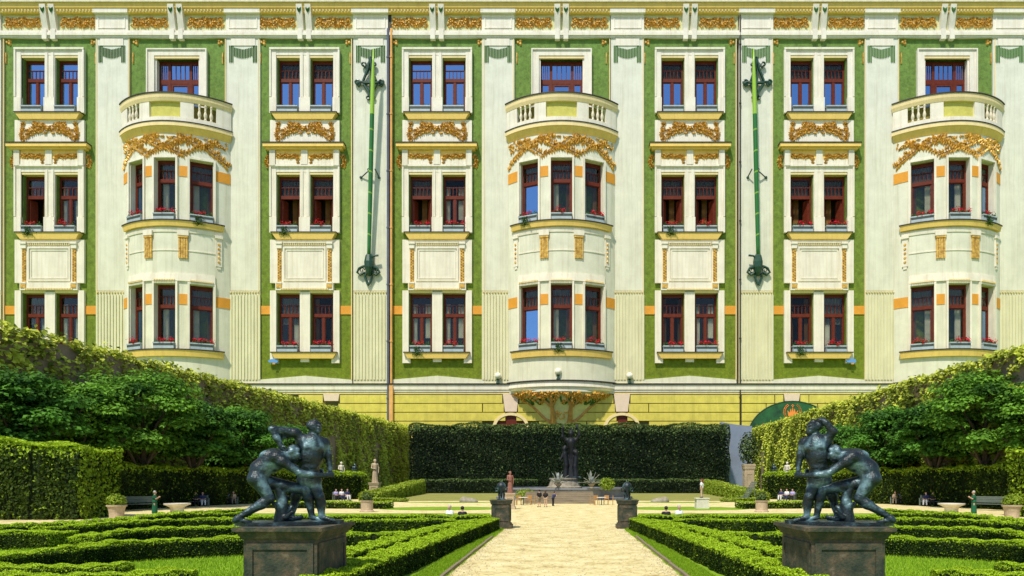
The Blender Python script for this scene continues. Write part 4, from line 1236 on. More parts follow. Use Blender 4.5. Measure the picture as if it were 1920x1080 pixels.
def hedge_geo(poly, width, h0, h1, leaf, cover, material, bump=0.05, jitter=0.6, aspect=0.62, proud=0.25, side_tone=0.02):
    """poly: ground centre line (local x, y). Twiggy core plus leaf cards over every face"""
    core = MB(WT); PP, NN, SS, TT = [], [], [], []
    n = len(poly)
    lens = [math.dist(poly[i], poly[i + 1]) for i in range(n - 1)]; tot = sum(lens); acc = 0.0
    offs = []
    for i in range(n):
        a = Vector(poly[max(i - 1, 0)]); b = Vector(poly[min(i + 1, n - 1)])
        t = (b - a).normalized(); offs.append(Vector((-t.y, t.x)))
    w = width / 2 - leaf * .25 - bump * 1.5
    inset = leaf * .3 + bump * 1.5
    hh = lambda f: h0 + (h1 - h0) * f
    ring = []; ac = 0
    for i in range(n):
        p = Vector(poly[i]); o = offs[i]; z = hh(ac / tot) - leaf * .3 - bump * 1.2
        if i in (0, n - 1):
            q_ = Vector(poly[1] if i == 0 else poly[n - 2]); p = p + (q_ - p).normalized() * min(inset, (q_ - p).length * .4)
        ring.append([(p.x - o.x * w, p.y - o.y * w, 0), (p.x - o.x * w, p.y - o.y * w, z * .93), (p.x - o.x * w * .82, p.y - o.y * w * .82, z), (p.x + o.x * w * .82, p.y + o.y * w * .82, z), (p.x + o.x * w, p.y + o.y * w, z * .93), (p.x + o.x * w, p.y + o.y * w, 0)])
        if i < n - 1: ac += lens[i]
    core.add([q for r_ in ring for q in r_], [(i * 6 + k, i * 6 + (k + 1) % 6, (i + 1) * 6 + (k + 1) % 6, (i + 1) * 6 + k) for i in range(n - 1) for k in range(6)] + [(0, 1, 2, 3, 4, 5), tuple((n - 1) * 6 + k for k in (5, 4, 3, 2, 1, 0))])
    for i in range(n - 1):
        a, b = np.array(poly[i]), np.array(poly[i + 1]); L = lens[i]
        if L < 1e-6: continue
        t = (b - a) / L; nrm = np.array([-t[1], t[0]])
        dens = cover / (leaf * leaf * .34)
        for face in ('top', 'l', 'r', 'e0', 'e1'):
            if face == 'e0' and i != 0 or face == 'e1' and i != n - 2: continue
            z_mean = hh((acc + L / 2) / tot)
            area = {'top': L * width, 'l': L * z_mean, 'r': L * z_mean, 'e0': width * z_mean, 'e1': width * z_mean}[face]
            m = int(area * dens) + 1
            f = RNG.random(m); 
            hz = hh((acc + f * L) / tot)
            if face == 'top':
                s = RNG.uniform(-.5, .5, m) * width
                z = hz; N = np.tile([0, 0, 1.0], (m, 1))
            elif face in 'lr':
                sg_ = 1 if face == 'l' else -1
                z = RNG.random(m) * hz; s = np.full(m, sg_ * width / 2)
                s = s - sg_ * np.clip((z / hz - .86) / .14, 0, 1) ** 2 * width * .08
                N = np.tile([nrm[0] * sg_, nrm[1] * sg_, .25], (m, 1))
            else:
                f = np.full(m, 0.0 if face == 'e0' else 1.0)
                s = RNG.uniform(-.5, .5, m) * width; z = RNG.random(m) * hz
                sgn = -1 if face == 'e0' else 1
                N = np.tile([t[0] * sgn, t[1] * sgn, .25], (m, 1))
            P = np.stack([a[0] + t[0] * L * f + nrm[0] * s, a[1] + t[1] * L * f + nrm[1] * s, z], 1)
            Nn = N / np.linalg.norm(N, axis=1, keepdims=True)
            P = P + Nn * (lumps(P, 2.2 / max(width, .6), bump) + RNG.uniform(-.5, 1, m) * leaf * proud)[:, None]
            PP.append(P); NN.append(Nn); SS.append(leaf * RNG.uniform(.65, 1.35, m))
            # leaf tone carries light: sunlit lime on top, shoulders and ends, shade on sides
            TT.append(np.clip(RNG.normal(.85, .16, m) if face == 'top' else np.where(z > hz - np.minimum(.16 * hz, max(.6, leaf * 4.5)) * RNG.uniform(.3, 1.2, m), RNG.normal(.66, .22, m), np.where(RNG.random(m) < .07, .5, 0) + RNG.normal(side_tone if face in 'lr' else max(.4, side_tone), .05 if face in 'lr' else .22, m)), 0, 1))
        acc += L
    P = np.concatenate(PP); N = np.concatenate(NN); S = np.concatenate(SS)
    tone = np.clip(np.concatenate(TT) + lumps(P, 1.1 / max(width, .6), .035), 0, 1)
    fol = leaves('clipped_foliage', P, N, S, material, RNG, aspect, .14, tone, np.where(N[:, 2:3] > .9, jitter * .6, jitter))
    return core.mesh('twig_core', M_CORE), fol

def hedge(label, poly, width, h0, h1=None, leaf=None, cover=1.5, material=None, group=None, cat='hedge', name='box_hedge', both=True, **kw):
    """label has {s} for left / right; coordinates given for the left side, mirrored to the right"""
    h1 = h0 if h1 is None else h1
    c = (sum(p[0] for p in poly) / len(poly), sum(p[1] for p in poly) / len(poly))
    loc = [(p[0] - c[0], p[1] - c[1]) for p in poly]
    if leaf is None: leaf = max(.05, c[1] * .0027)
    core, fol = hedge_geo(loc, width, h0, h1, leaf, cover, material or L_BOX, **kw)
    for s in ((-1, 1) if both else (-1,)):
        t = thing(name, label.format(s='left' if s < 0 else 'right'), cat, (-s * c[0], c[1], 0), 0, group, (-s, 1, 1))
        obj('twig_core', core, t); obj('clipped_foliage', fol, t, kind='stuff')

HB = .65
def gp(x, y, h=HB):     # photo pixel of a hedge top centre -> ground position
    d = FPX * (H - h) / (y - VY)
    return ((x - VX) * d / FPX, d)
GB = 'low box hedges of the parterre'
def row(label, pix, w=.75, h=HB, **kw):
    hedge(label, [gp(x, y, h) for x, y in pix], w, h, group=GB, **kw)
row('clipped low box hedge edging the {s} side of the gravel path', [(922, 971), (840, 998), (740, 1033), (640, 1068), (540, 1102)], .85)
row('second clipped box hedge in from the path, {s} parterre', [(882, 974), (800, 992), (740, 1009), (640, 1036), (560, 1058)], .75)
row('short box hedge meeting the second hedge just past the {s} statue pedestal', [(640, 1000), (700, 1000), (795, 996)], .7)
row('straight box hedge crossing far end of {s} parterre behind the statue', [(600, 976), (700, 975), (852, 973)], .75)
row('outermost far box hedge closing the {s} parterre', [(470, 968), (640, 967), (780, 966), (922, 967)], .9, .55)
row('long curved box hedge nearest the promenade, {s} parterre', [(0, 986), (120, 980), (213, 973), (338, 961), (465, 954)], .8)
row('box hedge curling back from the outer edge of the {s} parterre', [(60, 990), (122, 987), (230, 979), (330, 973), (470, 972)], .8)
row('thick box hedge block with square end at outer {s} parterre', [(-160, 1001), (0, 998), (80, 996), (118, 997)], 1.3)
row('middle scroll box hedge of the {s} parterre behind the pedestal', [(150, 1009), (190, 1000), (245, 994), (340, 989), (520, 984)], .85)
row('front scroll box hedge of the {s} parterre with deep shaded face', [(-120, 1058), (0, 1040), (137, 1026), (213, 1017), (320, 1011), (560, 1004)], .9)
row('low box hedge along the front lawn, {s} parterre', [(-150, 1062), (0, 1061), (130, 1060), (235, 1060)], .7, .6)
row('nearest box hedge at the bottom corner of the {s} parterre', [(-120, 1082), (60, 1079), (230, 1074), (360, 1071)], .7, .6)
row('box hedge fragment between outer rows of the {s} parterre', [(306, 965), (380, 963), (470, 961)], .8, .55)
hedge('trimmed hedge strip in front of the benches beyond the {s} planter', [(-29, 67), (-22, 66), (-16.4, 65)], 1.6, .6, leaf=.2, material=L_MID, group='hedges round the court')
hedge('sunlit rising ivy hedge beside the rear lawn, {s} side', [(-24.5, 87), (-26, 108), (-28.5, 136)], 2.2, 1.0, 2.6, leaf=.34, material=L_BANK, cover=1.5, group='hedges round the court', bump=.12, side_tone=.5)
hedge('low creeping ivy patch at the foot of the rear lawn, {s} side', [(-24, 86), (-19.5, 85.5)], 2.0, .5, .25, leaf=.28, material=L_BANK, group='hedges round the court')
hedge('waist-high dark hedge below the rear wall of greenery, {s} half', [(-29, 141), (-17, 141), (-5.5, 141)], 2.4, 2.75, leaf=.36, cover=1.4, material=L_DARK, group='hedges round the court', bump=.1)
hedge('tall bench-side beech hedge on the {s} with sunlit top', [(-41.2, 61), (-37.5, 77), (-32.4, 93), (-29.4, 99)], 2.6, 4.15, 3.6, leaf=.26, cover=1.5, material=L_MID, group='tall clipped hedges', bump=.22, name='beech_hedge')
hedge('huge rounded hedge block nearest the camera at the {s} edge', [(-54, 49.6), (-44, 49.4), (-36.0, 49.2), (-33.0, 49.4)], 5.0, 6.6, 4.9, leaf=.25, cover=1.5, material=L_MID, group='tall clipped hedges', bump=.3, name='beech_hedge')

# back wall of greenery, one continuous hedge
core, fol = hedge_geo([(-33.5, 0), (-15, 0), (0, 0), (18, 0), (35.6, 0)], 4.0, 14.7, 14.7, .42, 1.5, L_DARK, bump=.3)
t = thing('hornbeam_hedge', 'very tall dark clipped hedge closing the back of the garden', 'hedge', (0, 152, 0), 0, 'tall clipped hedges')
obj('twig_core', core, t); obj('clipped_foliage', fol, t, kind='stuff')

# garden walls smothered in ivy
def ivy_wall(A, B, hgt, hfar, bare, slots):
    A, B = np.array(A), np.array(B)
    A0 = A - (B - A) * .18
    L = np.linalg.norm(B - A0); t = (B - A0) / L; nrm = np.array([t[1], -t[0]])   # towards the garden (+x)
    w = MB(WT)
    th = 1.2
    q = [A0, B, B - nrm * th, A0 - nrm * th]
    w.add([(*p, 0) for p in q] + [(*p, h_) for p, h_ in zip(q, (hgt - .5, hfar - .5, hfar - .5, hgt - .5))], [(3, 2, 1, 0), (4, 5, 6, 7), (0, 1, 5, 4), (1, 2, 6, 5), (2, 3, 7, 6), (3, 0, 4, 7)])
    leaf = .47
    m = int(L * hgt * 1.5 / (leaf * leaf * .34)); 
    f = RNG.random(m) * L; tp = hgt + (hfar - hgt) * f / L; z = RNG.random(m) * tp
    bulge = .35 * np.sin(f * .42) * np.sin(z * .5 + f * .1) + .25 * np.sin(f * 1.3 + z * .9) + .15 * np.sin(f * 2.9 - z * 1.7)
    keep = np.ones(m, bool)
    dd = A0[1] + t[1] * f
    # bare patches of brown wall and gaps between the ivy curtains
    for d0, z0, rd, rz in bare:
        keep &= ((dd - d0) / rd) ** 2 + ((z - z0) / rz) ** 2 > RNG.uniform(.7, 1.4, m)
    for d0 in slots:
        keep &= ~((np.abs(dd - d0) < 1.5) & (z < 10.5))
    off = .2 + bulge + RNG.uniform(-.3, .5, m)
    P = np.stack([A0[0] + t[0] * f + nrm[0] * off, A0[1] + t[1] * f + nrm[1] * off, z], 1)[keep]
    N = np.tile([nrm[0] * .8, nrm[1] - .45, 1.0], (len(P), 1))
    # ragged top
    m2 = int(L * 46)
    f2 = RNG.random(m2) * L
    P2 = np.stack([A0[0] + t[0] * f2 - nrm[0] * RNG.uniform(-.3, 1.3, m2), A0[1] + t[1] * f2 - nrm[1] * RNG.uniform(-.3, 1.3, m2), hgt + (hfar - hgt) * f2 / L - .35 + .22 * np.sin(f2 * .8) + RNG.normal(0, .28, m2)], 1)
    P = np.concatenate([P, P2]); N = np.concatenate([N, np.tile([0.2, 0, 1.0], (m2, 1))])
    tone = np.clip(RNG.normal(.64, .28, len(P)) + lumps(P, .45, .13), 0, 1)
    lv = leaves('ivy', P - np.array([A[0], A[1], 0]), N, leaf * RNG.uniform(.6, 1.35, len(P)), L_IVY, RNG, .72, .14, tone, .48)
    w.v = [(x - A[0], y - A[1], z) for x, y, z in w.v]
    return w.mesh('masonry', M_WALLSTONE), lv, A
for s, A, B, hh_, hf_, bare, slots in ((-1, (-45.6, 55.5), (-37.2, 166.0), 15.4, 15.4, ((66, 11.6, 3.2, 1.0), (70, 11.0, 2.2, .9), (83, 9.6, 2.2, .9), (62.5, 14.4, 1.3, .9)), (121, 143)),
                                  (1, (-41.2, 56.0), (-39.9, 145.0), 15.0, 13.5, ((60.5, 12.0, 3.0, .8), (80, 10.0, 1.8, .9)), (139,))):
    wm, lv, A = ivy_wall(A, B, hh_, hf_, bare, slots)
    t = thing('ivy_wall', 'high garden wall covered in sunlit ivy on the %s' % ('left' if s < 0 else 'right'), 'wall', (-s * A[0], A[1], 0), 0, 'ivy covered side walls', (-s, 1, 1))
    obj('masonry', wm, t); obj('ivy', lv, t, kind='stuff')
t = thing('grey_wall', 'blank blue-grey rendered wall in the gap right of the back hedge', 'wall', (39.2, 158, 0))
obj('render_face', MB(WT).poly([(-3.4, 0), (3.6, 0), (3.6, 15.0), (0, 15.3), (-3.4, 15.9)], 0, 2, lambda x, y, d: (x, d, y)).mesh('render_face', M_GREYWALL), t)

# ------------------------------------------------------------------ trees in front of the walls
def tree_meshes(seedn, R, Hc, nleaf=13500):
    rng = np.random.default_rng(seedn)
    tr = MB(WT)
    tr.tube([(0, 0, 0), (.1, .05, Hc * .35), (-.1, .1, Hc * .7), (0, 0, Hc)], [.32, .26, .2, .1], 8)
    nb = 7
    for k in range(nb):
        a = k * 2.4 + rng.uniform(-.3, .3); z0 = Hc * rng.uniform(.3, .6)
        tip = (R * .75 * math.cos(a), R * .75 * math.sin(a), Hc + rng.uniform(-.3, .5) * R)
        tr.tube([(0, 0, z0), (tip[0] * .45, tip[1] * .45, (z0 + tip[2]) / 2 + .2), tip], [.15, .1, .04], 6)
    n_c = 58
    v = rng.normal(0, 1, (n_c, 3)); v /= np.linalg.norm(v, axis=1, keepdims=True)
    C = v * np.array([R, R, R * .88]) * rng.uniform(.45, .78, (n_c, 1)); C[:, 2] += Hc
    C[:, 2] = np.where(C[:, 2] < Hc, Hc - (Hc - C[:, 2]) * 1.3, C[:, 2])
    C = C[C[:, 2] > Hc * .16]
    rad = rng.uniform(.24, .34, len(C)) * R
    per = nleaf // len(C)
    P, N = [], []
    for c, r_ in zip(C, rad):
        q = rng.normal(0, 1, (per, 3)); q /= np.linalg.norm(q, axis=1, keepdims=True)
        q[:, 2] = np.where(q[:, 2] < -.3, -q[:, 2] * .5, q[:, 2])
        pp = c + q * np.array([r_, r_, r_ * .72]) * (rng.random((per, 1)) ** .3)
        P.append(pp); N.append(q * .8 + np.array([0, 0, .7]))
    P = np.concatenate(P); N = np.concatenate(N)
    cl = np.repeat(rng.normal(0, .16, len(C)), per)
    tone = np.clip(rng.normal(.45, .2, len(P)) + cl, 0, 1)
    cr = leaves('crown', P, N, rng.uniform(.24, .44, len(P)), L_MAPLE2 if seedn % 2 else L_MAPLE, rng, .66, .12, tone, .38)
    return tr.mesh('trunk', M_BARK), cr
TREES = [tree_meshes(i, R, Hc) for i, (R, Hc) in enumerate(((4.9, 8.0), (4.5, 7.4), (5.6, 8.6), (3.5, 6.6)))]
tl = [(40, 55.0, 1, 1.05, 'bushy maple tree behind the huge hedge block at the {s} edge'), (150, 60.5, 0, .95, 'maple tree with crown just above the {s} huge hedge block'),
      (268, 65.5, 2, 1.0, 'tallest bright green maple rising over the {s} bench hedge'), (362, 71.5, 3, 1.15, 'smaller rounded maple beside the tallest maple on the {s}'),
      (462, 80.0, 1, 1.0, 'dark maple tree directly behind the {s} bronze statue'), (552, 92.0, 3, 1.05, 'last small maple towards the back of the {s} tree row'),
      (420, 85.0, 0, 1.0, 'shaded maple at the back between two others on the {s}')]
for px, d, ti, sc_v, lab in tl:
    x = (px - VX) * d / FPX
    for s in (-1, 1):
        t = thing('maple_tree', lab.format(s='left' if s < 0 else 'right'), 'tree', (-s * x, d, 0), 0, 'maple trees along the walls', (-s * sc_v * 1.14, sc_v * 1.14, sc_v * 1.02))
        obj('trunk', TREES[ti][0], t); obj('crown', TREES[ti][1], t, kind='stuff')

# turf verge blades between hedge and path
def blades(n, fn, size, material):
    P = fn(n); hgt = RNG.uniform(.6, 1.3, n) * size; a = RNG.random(n) * 6.28; ln = RNG.normal(0, .35, (n, 2)) * hgt[:, None]
    w = size * .16
    V = np.empty((n, 3, 3)); V[:, 0] = P; V[:, 1] = P; V[:, 2] = P
    V[:, 0, 0] += np.cos(a) * w; V[:, 0, 1] += np.sin(a) * w; V[:, 1, 0] -= np.cos(a) * w; V[:, 1, 1] -= np.sin(a) * w
    V[:, 2, 2] += hgt; V[:, 2, :2] += ln
    return np_mesh('grass', V.reshape(-1, 3), np.arange(3 * n), 3, material, np.repeat(RNG.random(n), 3))
def verge(n):
    y = 9 + 29.5 * RNG.random(n) ** 1.4
    return np.stack([-3.42 - (.55 + (38 - y) * .012) * RNG.random(n), y, np.full(n, .0)], 1)
g = blades(42000, verge, .07, L_GRASS)
for s in (-1, 1):
    tag(obj('grass', g, None, (0, 0, .01), 0, 'stuff', (-s, 1, 1)), 'short turf verge beside the %s edge of the path' % ('left' if s < 0 else 'right'), 'grass')
def parterre_turf(n):
    y = 16 + 24 * RNG.random(n) ** 1.3
    return np.stack([-5 - RNG.random(n) * (y * .82 - 5), y, np.zeros(n)], 1)
g = blades(70000, parterre_turf, .085, L_GRASS)
for s in (-1, 1):
    tag(obj('grass', g, None, (0, 0, .005), 0, 'stuff', (-s, 1, 1)), 'grass growing between the box hedges of the %s parterre' % ('left' if s < 0 else 'right'), 'grass')

# ------------------------------------------------------------------ organic bodies: blended tapered limbs -> one continuous skin
def sdf_mesh(name, prims, cell, k, material, fat=0.0):
    lo = np.array([1e9] * 3); hi = -lo
    for p in prims:
        if p[0] == 'c':
            for q, r_ in ((p[1], p[3]), (p[2], p[4])):
                lo = np.minimum(lo, np.array(q) - r_); hi = np.maximum(hi, np.array(q) + r_)
        else:
            lo = np.minimum(lo, np.array(p[1]) - np.array(p[2])); hi = np.maximum(hi, np.array(p[1]) + np.array(p[2]))
    lo -= cell * 3; hi += cell * 3
    dim = np.ceil((hi - lo) / cell).astype(int) + 1
    ax = [lo[i] + cell * np.arange(dim[i]) for i in range(3)]
    val = np.full(dim, 1.0, dtype=np.float32)
    for p in prims:
        mg = k + cell * 3
        if p[0] == 'c':
            a, b, ra, rb = np.array(p[1], float), np.array(p[2], float), p[3], p[4]
            l2, h2 = np.minimum(a - ra, b - rb) - mg, np.maximum(a + ra, b + rb) + mg
        else:
            c, r3 = np.array(p[1], float), np.array(p[2], float)
            l2, h2 = c - r3 - mg, c + r3 + mg
        i0 = np.maximum(0, np.floor((l2 - lo) / cell).astype(int)); i1 = np.minimum(dim, np.ceil((h2 - lo) / cell).astype(int) + 1)
        X, Y, Z = np.meshgrid(*[ax[i][i0[i]:i1[i]] for i in range(3)], indexing='ij')
        if p[0] == 'c':
            ba = b - a; den = max(1e-9, ba @ ba)
            tt = np.clip(((X - a[0]) * ba[0] + (Y - a[1]) * ba[1] + (Z - a[2]) * ba[2]) / den, 0, 1)
            d = np.sqrt((X - a[0] - tt * ba[0]) ** 2 + (Y - a[1] - tt * ba[1]) ** 2 + (Z - a[2] - tt * ba[2]) ** 2) - (ra + tt * (rb - ra))
        else:
            q = np.sqrt(((X - c[0]) / r3[0]) ** 2 + ((Y - c[1]) / r3[1]) ** 2 + ((Z - c[2]) / r3[2]) ** 2)
            d = (q - 1) * min(r3)
        sl = tuple(slice(i0[i], i1[i]) for i in range(3))
        cur = val[sl]
        kk = p[5] if len(p) > 5 else k
        hm = np.clip(.5 + .5 * (cur - d) / kk, 0, 1)
        val[sl] = cur * (1 - hm) + d * hm - kk * hm * (1 - hm)
    val -= fat
    ins = val < 0
    # surface nets
    n0 = tuple(slice(0, -1) for _ in range(3))
    cs = [(i, j, l) for i in (0, 1) for j in (0, 1) for l in (0, 1)]
    cnt = sum(ins[i:dim[0] - 1 + i, j:dim[1] - 1 + j, l:dim[2] - 1 + l].astype(np.int8) for i, j, l in cs)
    act = (cnt > 0) & (cnt < 8)
    idx = np.argwhere(act)
    acc = np.zeros((len(idx), 3)); num = np.zeros(len(idx))
    for c0 in cs:
        for a_ in range(3):
            if c0[a_] == 1: continue
            c1 = list(c0); c1[a_] = 1
            v0 = val[tuple((idx + np.array(c0)).T)]; v1 = val[tuple((idx + np.array(c1)).T)]
            cr = (v0 < 0) != (v1 < 0)
            f = np.where(cr, v0 / np.where(cr, v0 - v1, 1), 0)
            pos = np.tile(np.array(c0, float), (len(idx), 1)); pos[:, a_] += f
            acc[cr] += pos[cr]; num[cr] += 1
    V = lo + (idx + acc / num[:, None]) * cell
    ids = np.full(act.shape, -1, dtype=np.int64); ids[act] = np.arange(len(idx))
    quads = []
    for a_ in range(3):
        u_, w_ = (a_ + 1) % 3, (a_ + 2) % 3
        sl0 = [slice(1, -1)] * 3; sl1 = [slice(1, -1)] * 3
        sl0[a_] = slice(0, -1); sl1[a_] = slice(1, None)
        s0, s1 = ins[tuple(sl0)], ins[tuple(sl1)]
        e = np.argwhere(s0 != s1)
        if len(e) == 0: continue
        fl = s0[tuple(e.T)]
        e = e + np.array([0 if i == a_ else 1 for i in range(3)])
        du = np.zeros(3, int); du[u_] = 1; dw = np.zeros(3, int); dw[w_] = 1
        q = np.stack([ids[tuple((e - du - dw).T)], ids[tuple((e - dw).T)], ids[tuple(e.T)], ids[tuple((e - du).T)]], 1)
        q[~fl] = q[~fl][:, ::-1]
        quads.append(q)
    Q = np.concatenate(quads)
    return np_mesh(name, V, Q, 4, material, None, True)

def C(a, b, ra, rb, *k): return ('c', a, b, ra, rb, *k)
def E(c, r): return ('e', c, r)

def hand(w, d, n, s=1.0, curl_=0.5):
    """palm and five separate, bent fingers: wrist w, pointing d, back-of-hand normal n"""
    w, d, n = Vector(w), Vector(d).normalized(), Vector(n).normalized()
    n = (n - d * n.dot(d)).normalized(); sd = d.cross(n)
    out = [C(tuple(w), tuple(w + d * .05 * s), .030 * s, .034 * s)]
    for k, (o, L) in enumerate(((-.034, .070), (-.012, .080), (.011, .074), (.032, .058))):
        a = w + d * .085 * s + sd * o * s
        out.append(C(tuple(w + d * .03 * s + sd * o * .7 * s), tuple(a), .017 * s, .013 * s, .012))
        b = a + (d * math.cos(curl_) - n * math.sin(curl_)) * L * .55 * s
        c = b + (d * math.cos(curl_ * 2.2) - n * math.sin(curl_ * 2.2)) * L * .5 * s
        out += [C(tuple(a), tuple(b), .0125 * s, .011 * s, .006), C(tuple(b), tuple(c), .011 * s, .009 * s, .006)]
    a = w + d * .02 * s - sd * .03 * s; b = a + (d * .55 - sd * .8 - n * .2).normalized() * .045 * s; c = b + (d * .9 - sd * .2 - n * .3).normalized() * .035 * s
    out += [C(tuple(a), tuple(b), .016 * s, .013 * s, .01), C(tuple(b), tuple(c), .013 * s, .010 * s, .006)]
    return out

def head(c, f, s=1.0, hair='curly'):
    """skull, jaw, brow, nose, ears; f = facing direction"""
    c, f = Vector(c), Vector(f).normalized(); up = Vector((0, 0, 1)); up = (up - f * up.dot(f)).normalized(); sd = f.cross(up)
    def P(a, b, g): return tuple(c + f * a * s + up * b * s + sd * g * s)
    out = [E(tuple(c), (.095 * s, .095 * s, .115 * s)), C(P(.03, -.05, 0), P(.055, -.10, 0), .068 * s, .042 * s, .03), C(P(.09, .015, 0), P(.118, -.03, 0), .012 * s, .019 * s, .012),
           C(P(.083, .03, -.045), P(.083, .03, .045), .016 * s, .016 * s, .015), C(P(.095, -.068, -.022), P(.095, -.068, .022), .011 * s, .011 * s, .008)]
    for g in (-1, 1): out += [C(P(-.005, .02, g * .093), P(-.01, -.03, g * .09), .016 * s, .011 * s, .01), E(P(.082, .008, g * .034), (.013 * s,) * 3)]
    if hair == 'curly':
        r_ = random.Random(3)
        for k in range(26):
            a, b = r_.uniform(0, 6.28), r_.uniform(-.1, 1.0)
            q = Vector((math.cos(a) * math.sqrt(max(0, 1 - b * b)), math.sin(a) * math.sqrt(max(0, 1 - b * b)), b))
            if q.x > .45 and q.z < .5: continue
            out.append(E(P(q.x * .09 - .01, q.z * .10 + .015, q.y * .09), (.030 * s,) * 3))
    return out

def bronze_group(variant):
    k = .045
    A = []
    # striding, bent wrestler
    A += [C((-.72, -.02, .96), (-.66, 0, 1.16), .185, .20), C((-.66, 0, 1.16), (-.42, 0, 1.36), .20, .25), C((-.42, 0, 1.36), (-.24, 0, 1.42), .24, .20), C((-.36, -.2, 1.42), (-.36, .2, 1.42), .13, .13),
          C((-.74, -.09, .95), (-.74, .09, .95), .17, .17), E((-.50, -.09, 1.47), (.17, .09, .10)), E((-.50, .09, 1.47), (.17, .09, .10))]
    A += [C((-.70, -.12, .90), (-.49, -.17, .52), .155, .098), C((-.49, -.17, .52), (-.64, -.17, .40), .092, .102), C((-.64, -.17, .40), (-1.07, -.15, .12), .098, .052),
          C((-1.09, -.15, .10), (-1.13, -.15, .05), .052, .05), C((-1.10, -.15, .07), (-.90, -.17, .03), .052, .036), C((-.92, -.17, .03), (-.84, -.175, .022), .042, .024)]
    A += [C((-.60, .10, .88), (.20, .02, .70), .16, .105), C((.20, .02, .70), (.27, .02, .52), .098, .10), C((.27, .02, .52), (.33, .04, .14), .10, .055), C((.33, .04, .09), (.53, -.02, .03), .055, .034), C((.5, -.02, .03), (.58, -.03, .02), .038, .02)]
    A += [C((-.28, -.20, 1.38), (-.24, -.27, 1.32), .12, .115), C((-.24, -.27, 1.32), (.10, -.34, 1.07), .095, .072), C((.10, -.34, 1.07), (.32, -.34, 1.03), .076, .068), C((.32, -.34, 1.03), (.60, -.24, 1.03), .066, .042)]
    A += hand((.62, -.23, 1.03), (1, .35, .15), (.2, -1, .2), 1.25, .5)
    A += [C((-.24, .22, 1.38), (.05, .34, 1.16), .105, .07), C((.05, .34, 1.16), (.42, .36, 1.12), .07, .045)] + hand((.44, .36, 1.12), (1, -.3, 0), (0, 1, 0), 1.25, .7)
    A += [C((-.22, -.02, 1.44), (-.08, -.03, 1.48), .10, .09)] + head((-.02, -.04, 1.50), (.8, -.45, -.35), 1.35)
    meA = sdf_mesh('bent_figure', A, .0155, k, M_BRONZE, .006)
    B = []
    yb = .14
    B += [C((.37, yb, .94), (.37, yb, 1.16), .20, .19), C((.37, yb, 1.16), (.40, yb, 1.45), .19, .235), C((.40, yb, 1.45), (.44, yb, 1.74), .25, .245), C((.24, yb, 1.78), (.66, yb, 1.76), .13, .13),
          E((.34, yb - .15, 1.66), (.13, .09, .10)), E((.54, yb - .15, 1.66), (.13, .09, .10)), C((.29, yb, .92), (.46, yb, .92), .165, .165)]
    for z in (1.22, 1.33, 1.44): B += [E((.34, yb - .16, z), (.07, .05, .05)), E((.45, yb - .16, z), (.07, .05, .05))]
    B += [C((.44, yb, 1.86), (.47, yb - .02, 2.02), .088, .08)] + head((.49, yb - .03, 2.12), (.5, -.75, .35), 1.3)
    B += [C((.44, yb, .90), (.57, .05, .54), .155, .10), C((.57, .05, .54), (.60, .07, .40), .095, .10), C((.60, .07, .40), (.62, .04, .12), .10, .055), C((.62, .03, .09), (.80, -.06, .03), .055, .036), C((.78, -.05, .03), (.86, -.08, .02), .04, .022)]
    B += [C((.28, yb + .08, .90), (.12, .36, .55), .15, .10), C((.12, .36, .55), (.02, .44, .13), .10, .055), C((.02, .44, .08), (.2, .4, .03), .052, .03)]
    B += [C((.68, yb, 1.76), (.75, yb - .02, 1.48), .10, .07), C((.75, yb - .02, 1.48), (.79, yb - .06, 1.20), .07, .045)] + hand((.79, yb - .06, 1.18), (.05, -.1, -1), (1, 0, 0), 1.25, .4)
    if variant == 0:
        B += [C((.24, yb, 1.82), (.10, yb, 1.98), .115, .10), C((.10, yb, 1.98), (-.34, yb - .06, 2.04), .098, .078), C((-.34, yb - .06, 2.04), (-.26, yb - .12, 1.84), .078, .066), C((-.26, yb - .12, 1.84), (-.18, yb - .16, 1.68), .064, .045)] + hand((-.18, yb - .16, 1.67), (.4, -.2, -1), (-.8, -.4, .2), 1.25, .5)
        B += [C((-.20, yb + .05, 1.86), (.08, yb - .06, 1.96), .05, .062)]
    else:
        B += [C((.24, yb, 1.80), (.10, yb - .06, 2.00), .11, .085), C((.10, yb - .06, 2.00), (.24, yb - .10, 2.20), .08, .06)] + hand((.25, yb - .10, 2.21), (.7, 0, .7), (-.6, -.5, .5), 1.25, .5)
        B += [C((.60, yb, 2.00), (.50, yb, 2.26), .05, .03), C((.34, yb, 2.10), (.28, yb, 2.32), .04, .02)]
    meB = sdf_mesh('standing_figure', B, .0155, k, M_BRONZE, .006)
    r_ = random.Random(8)
    S = [C((-.27, .05, .05), (-.24, .04, .42), .15, .11), C((-.24, .04, .42), (-.34, .04, .80), .10, .10)]
    for q in range(9):
        a = r_.uniform(0, 6.28); z = r_.uniform(.1, .55)
        S.append(C((-.26 + .1 * math.cos(a), .05 + .1 * math.sin(a), z), (-.26 + .2 * math.cos(a), .05 + .2 * math.sin(a), z + .12), .045, .03))
    S += [C((-.1, -.02, .06), (.12, .02, .10), .06, .05), C((-.18, -.1, .1), (-.05, -.16, .22), .05, .04)]
    meS = sdf_mesh('tree_stump', S, .02, .05, M_BRONZE)
    m = MB(WT)
    rr = [1 + .07 * math.sin(3 * a) + .05 * math.sin(5 * a + 1) for a in np.linspace(0, 2 * math.pi, 28, endpoint=False)]
    pts = [((-.1) + 1.04 * q * math.cos(2 * math.pi * i / 28), .08 + .56 * q * math.sin(2 * math.pi * i / 28)) for i, q in enumerate(rr)]
    m.poly(pts, -.075, .012)
    return [('bent_figure', meA), ('standing_figure', meB), ('tree_stump', meS), ('ground_plate', m.mesh('ground_plate', M_BRONZE))]

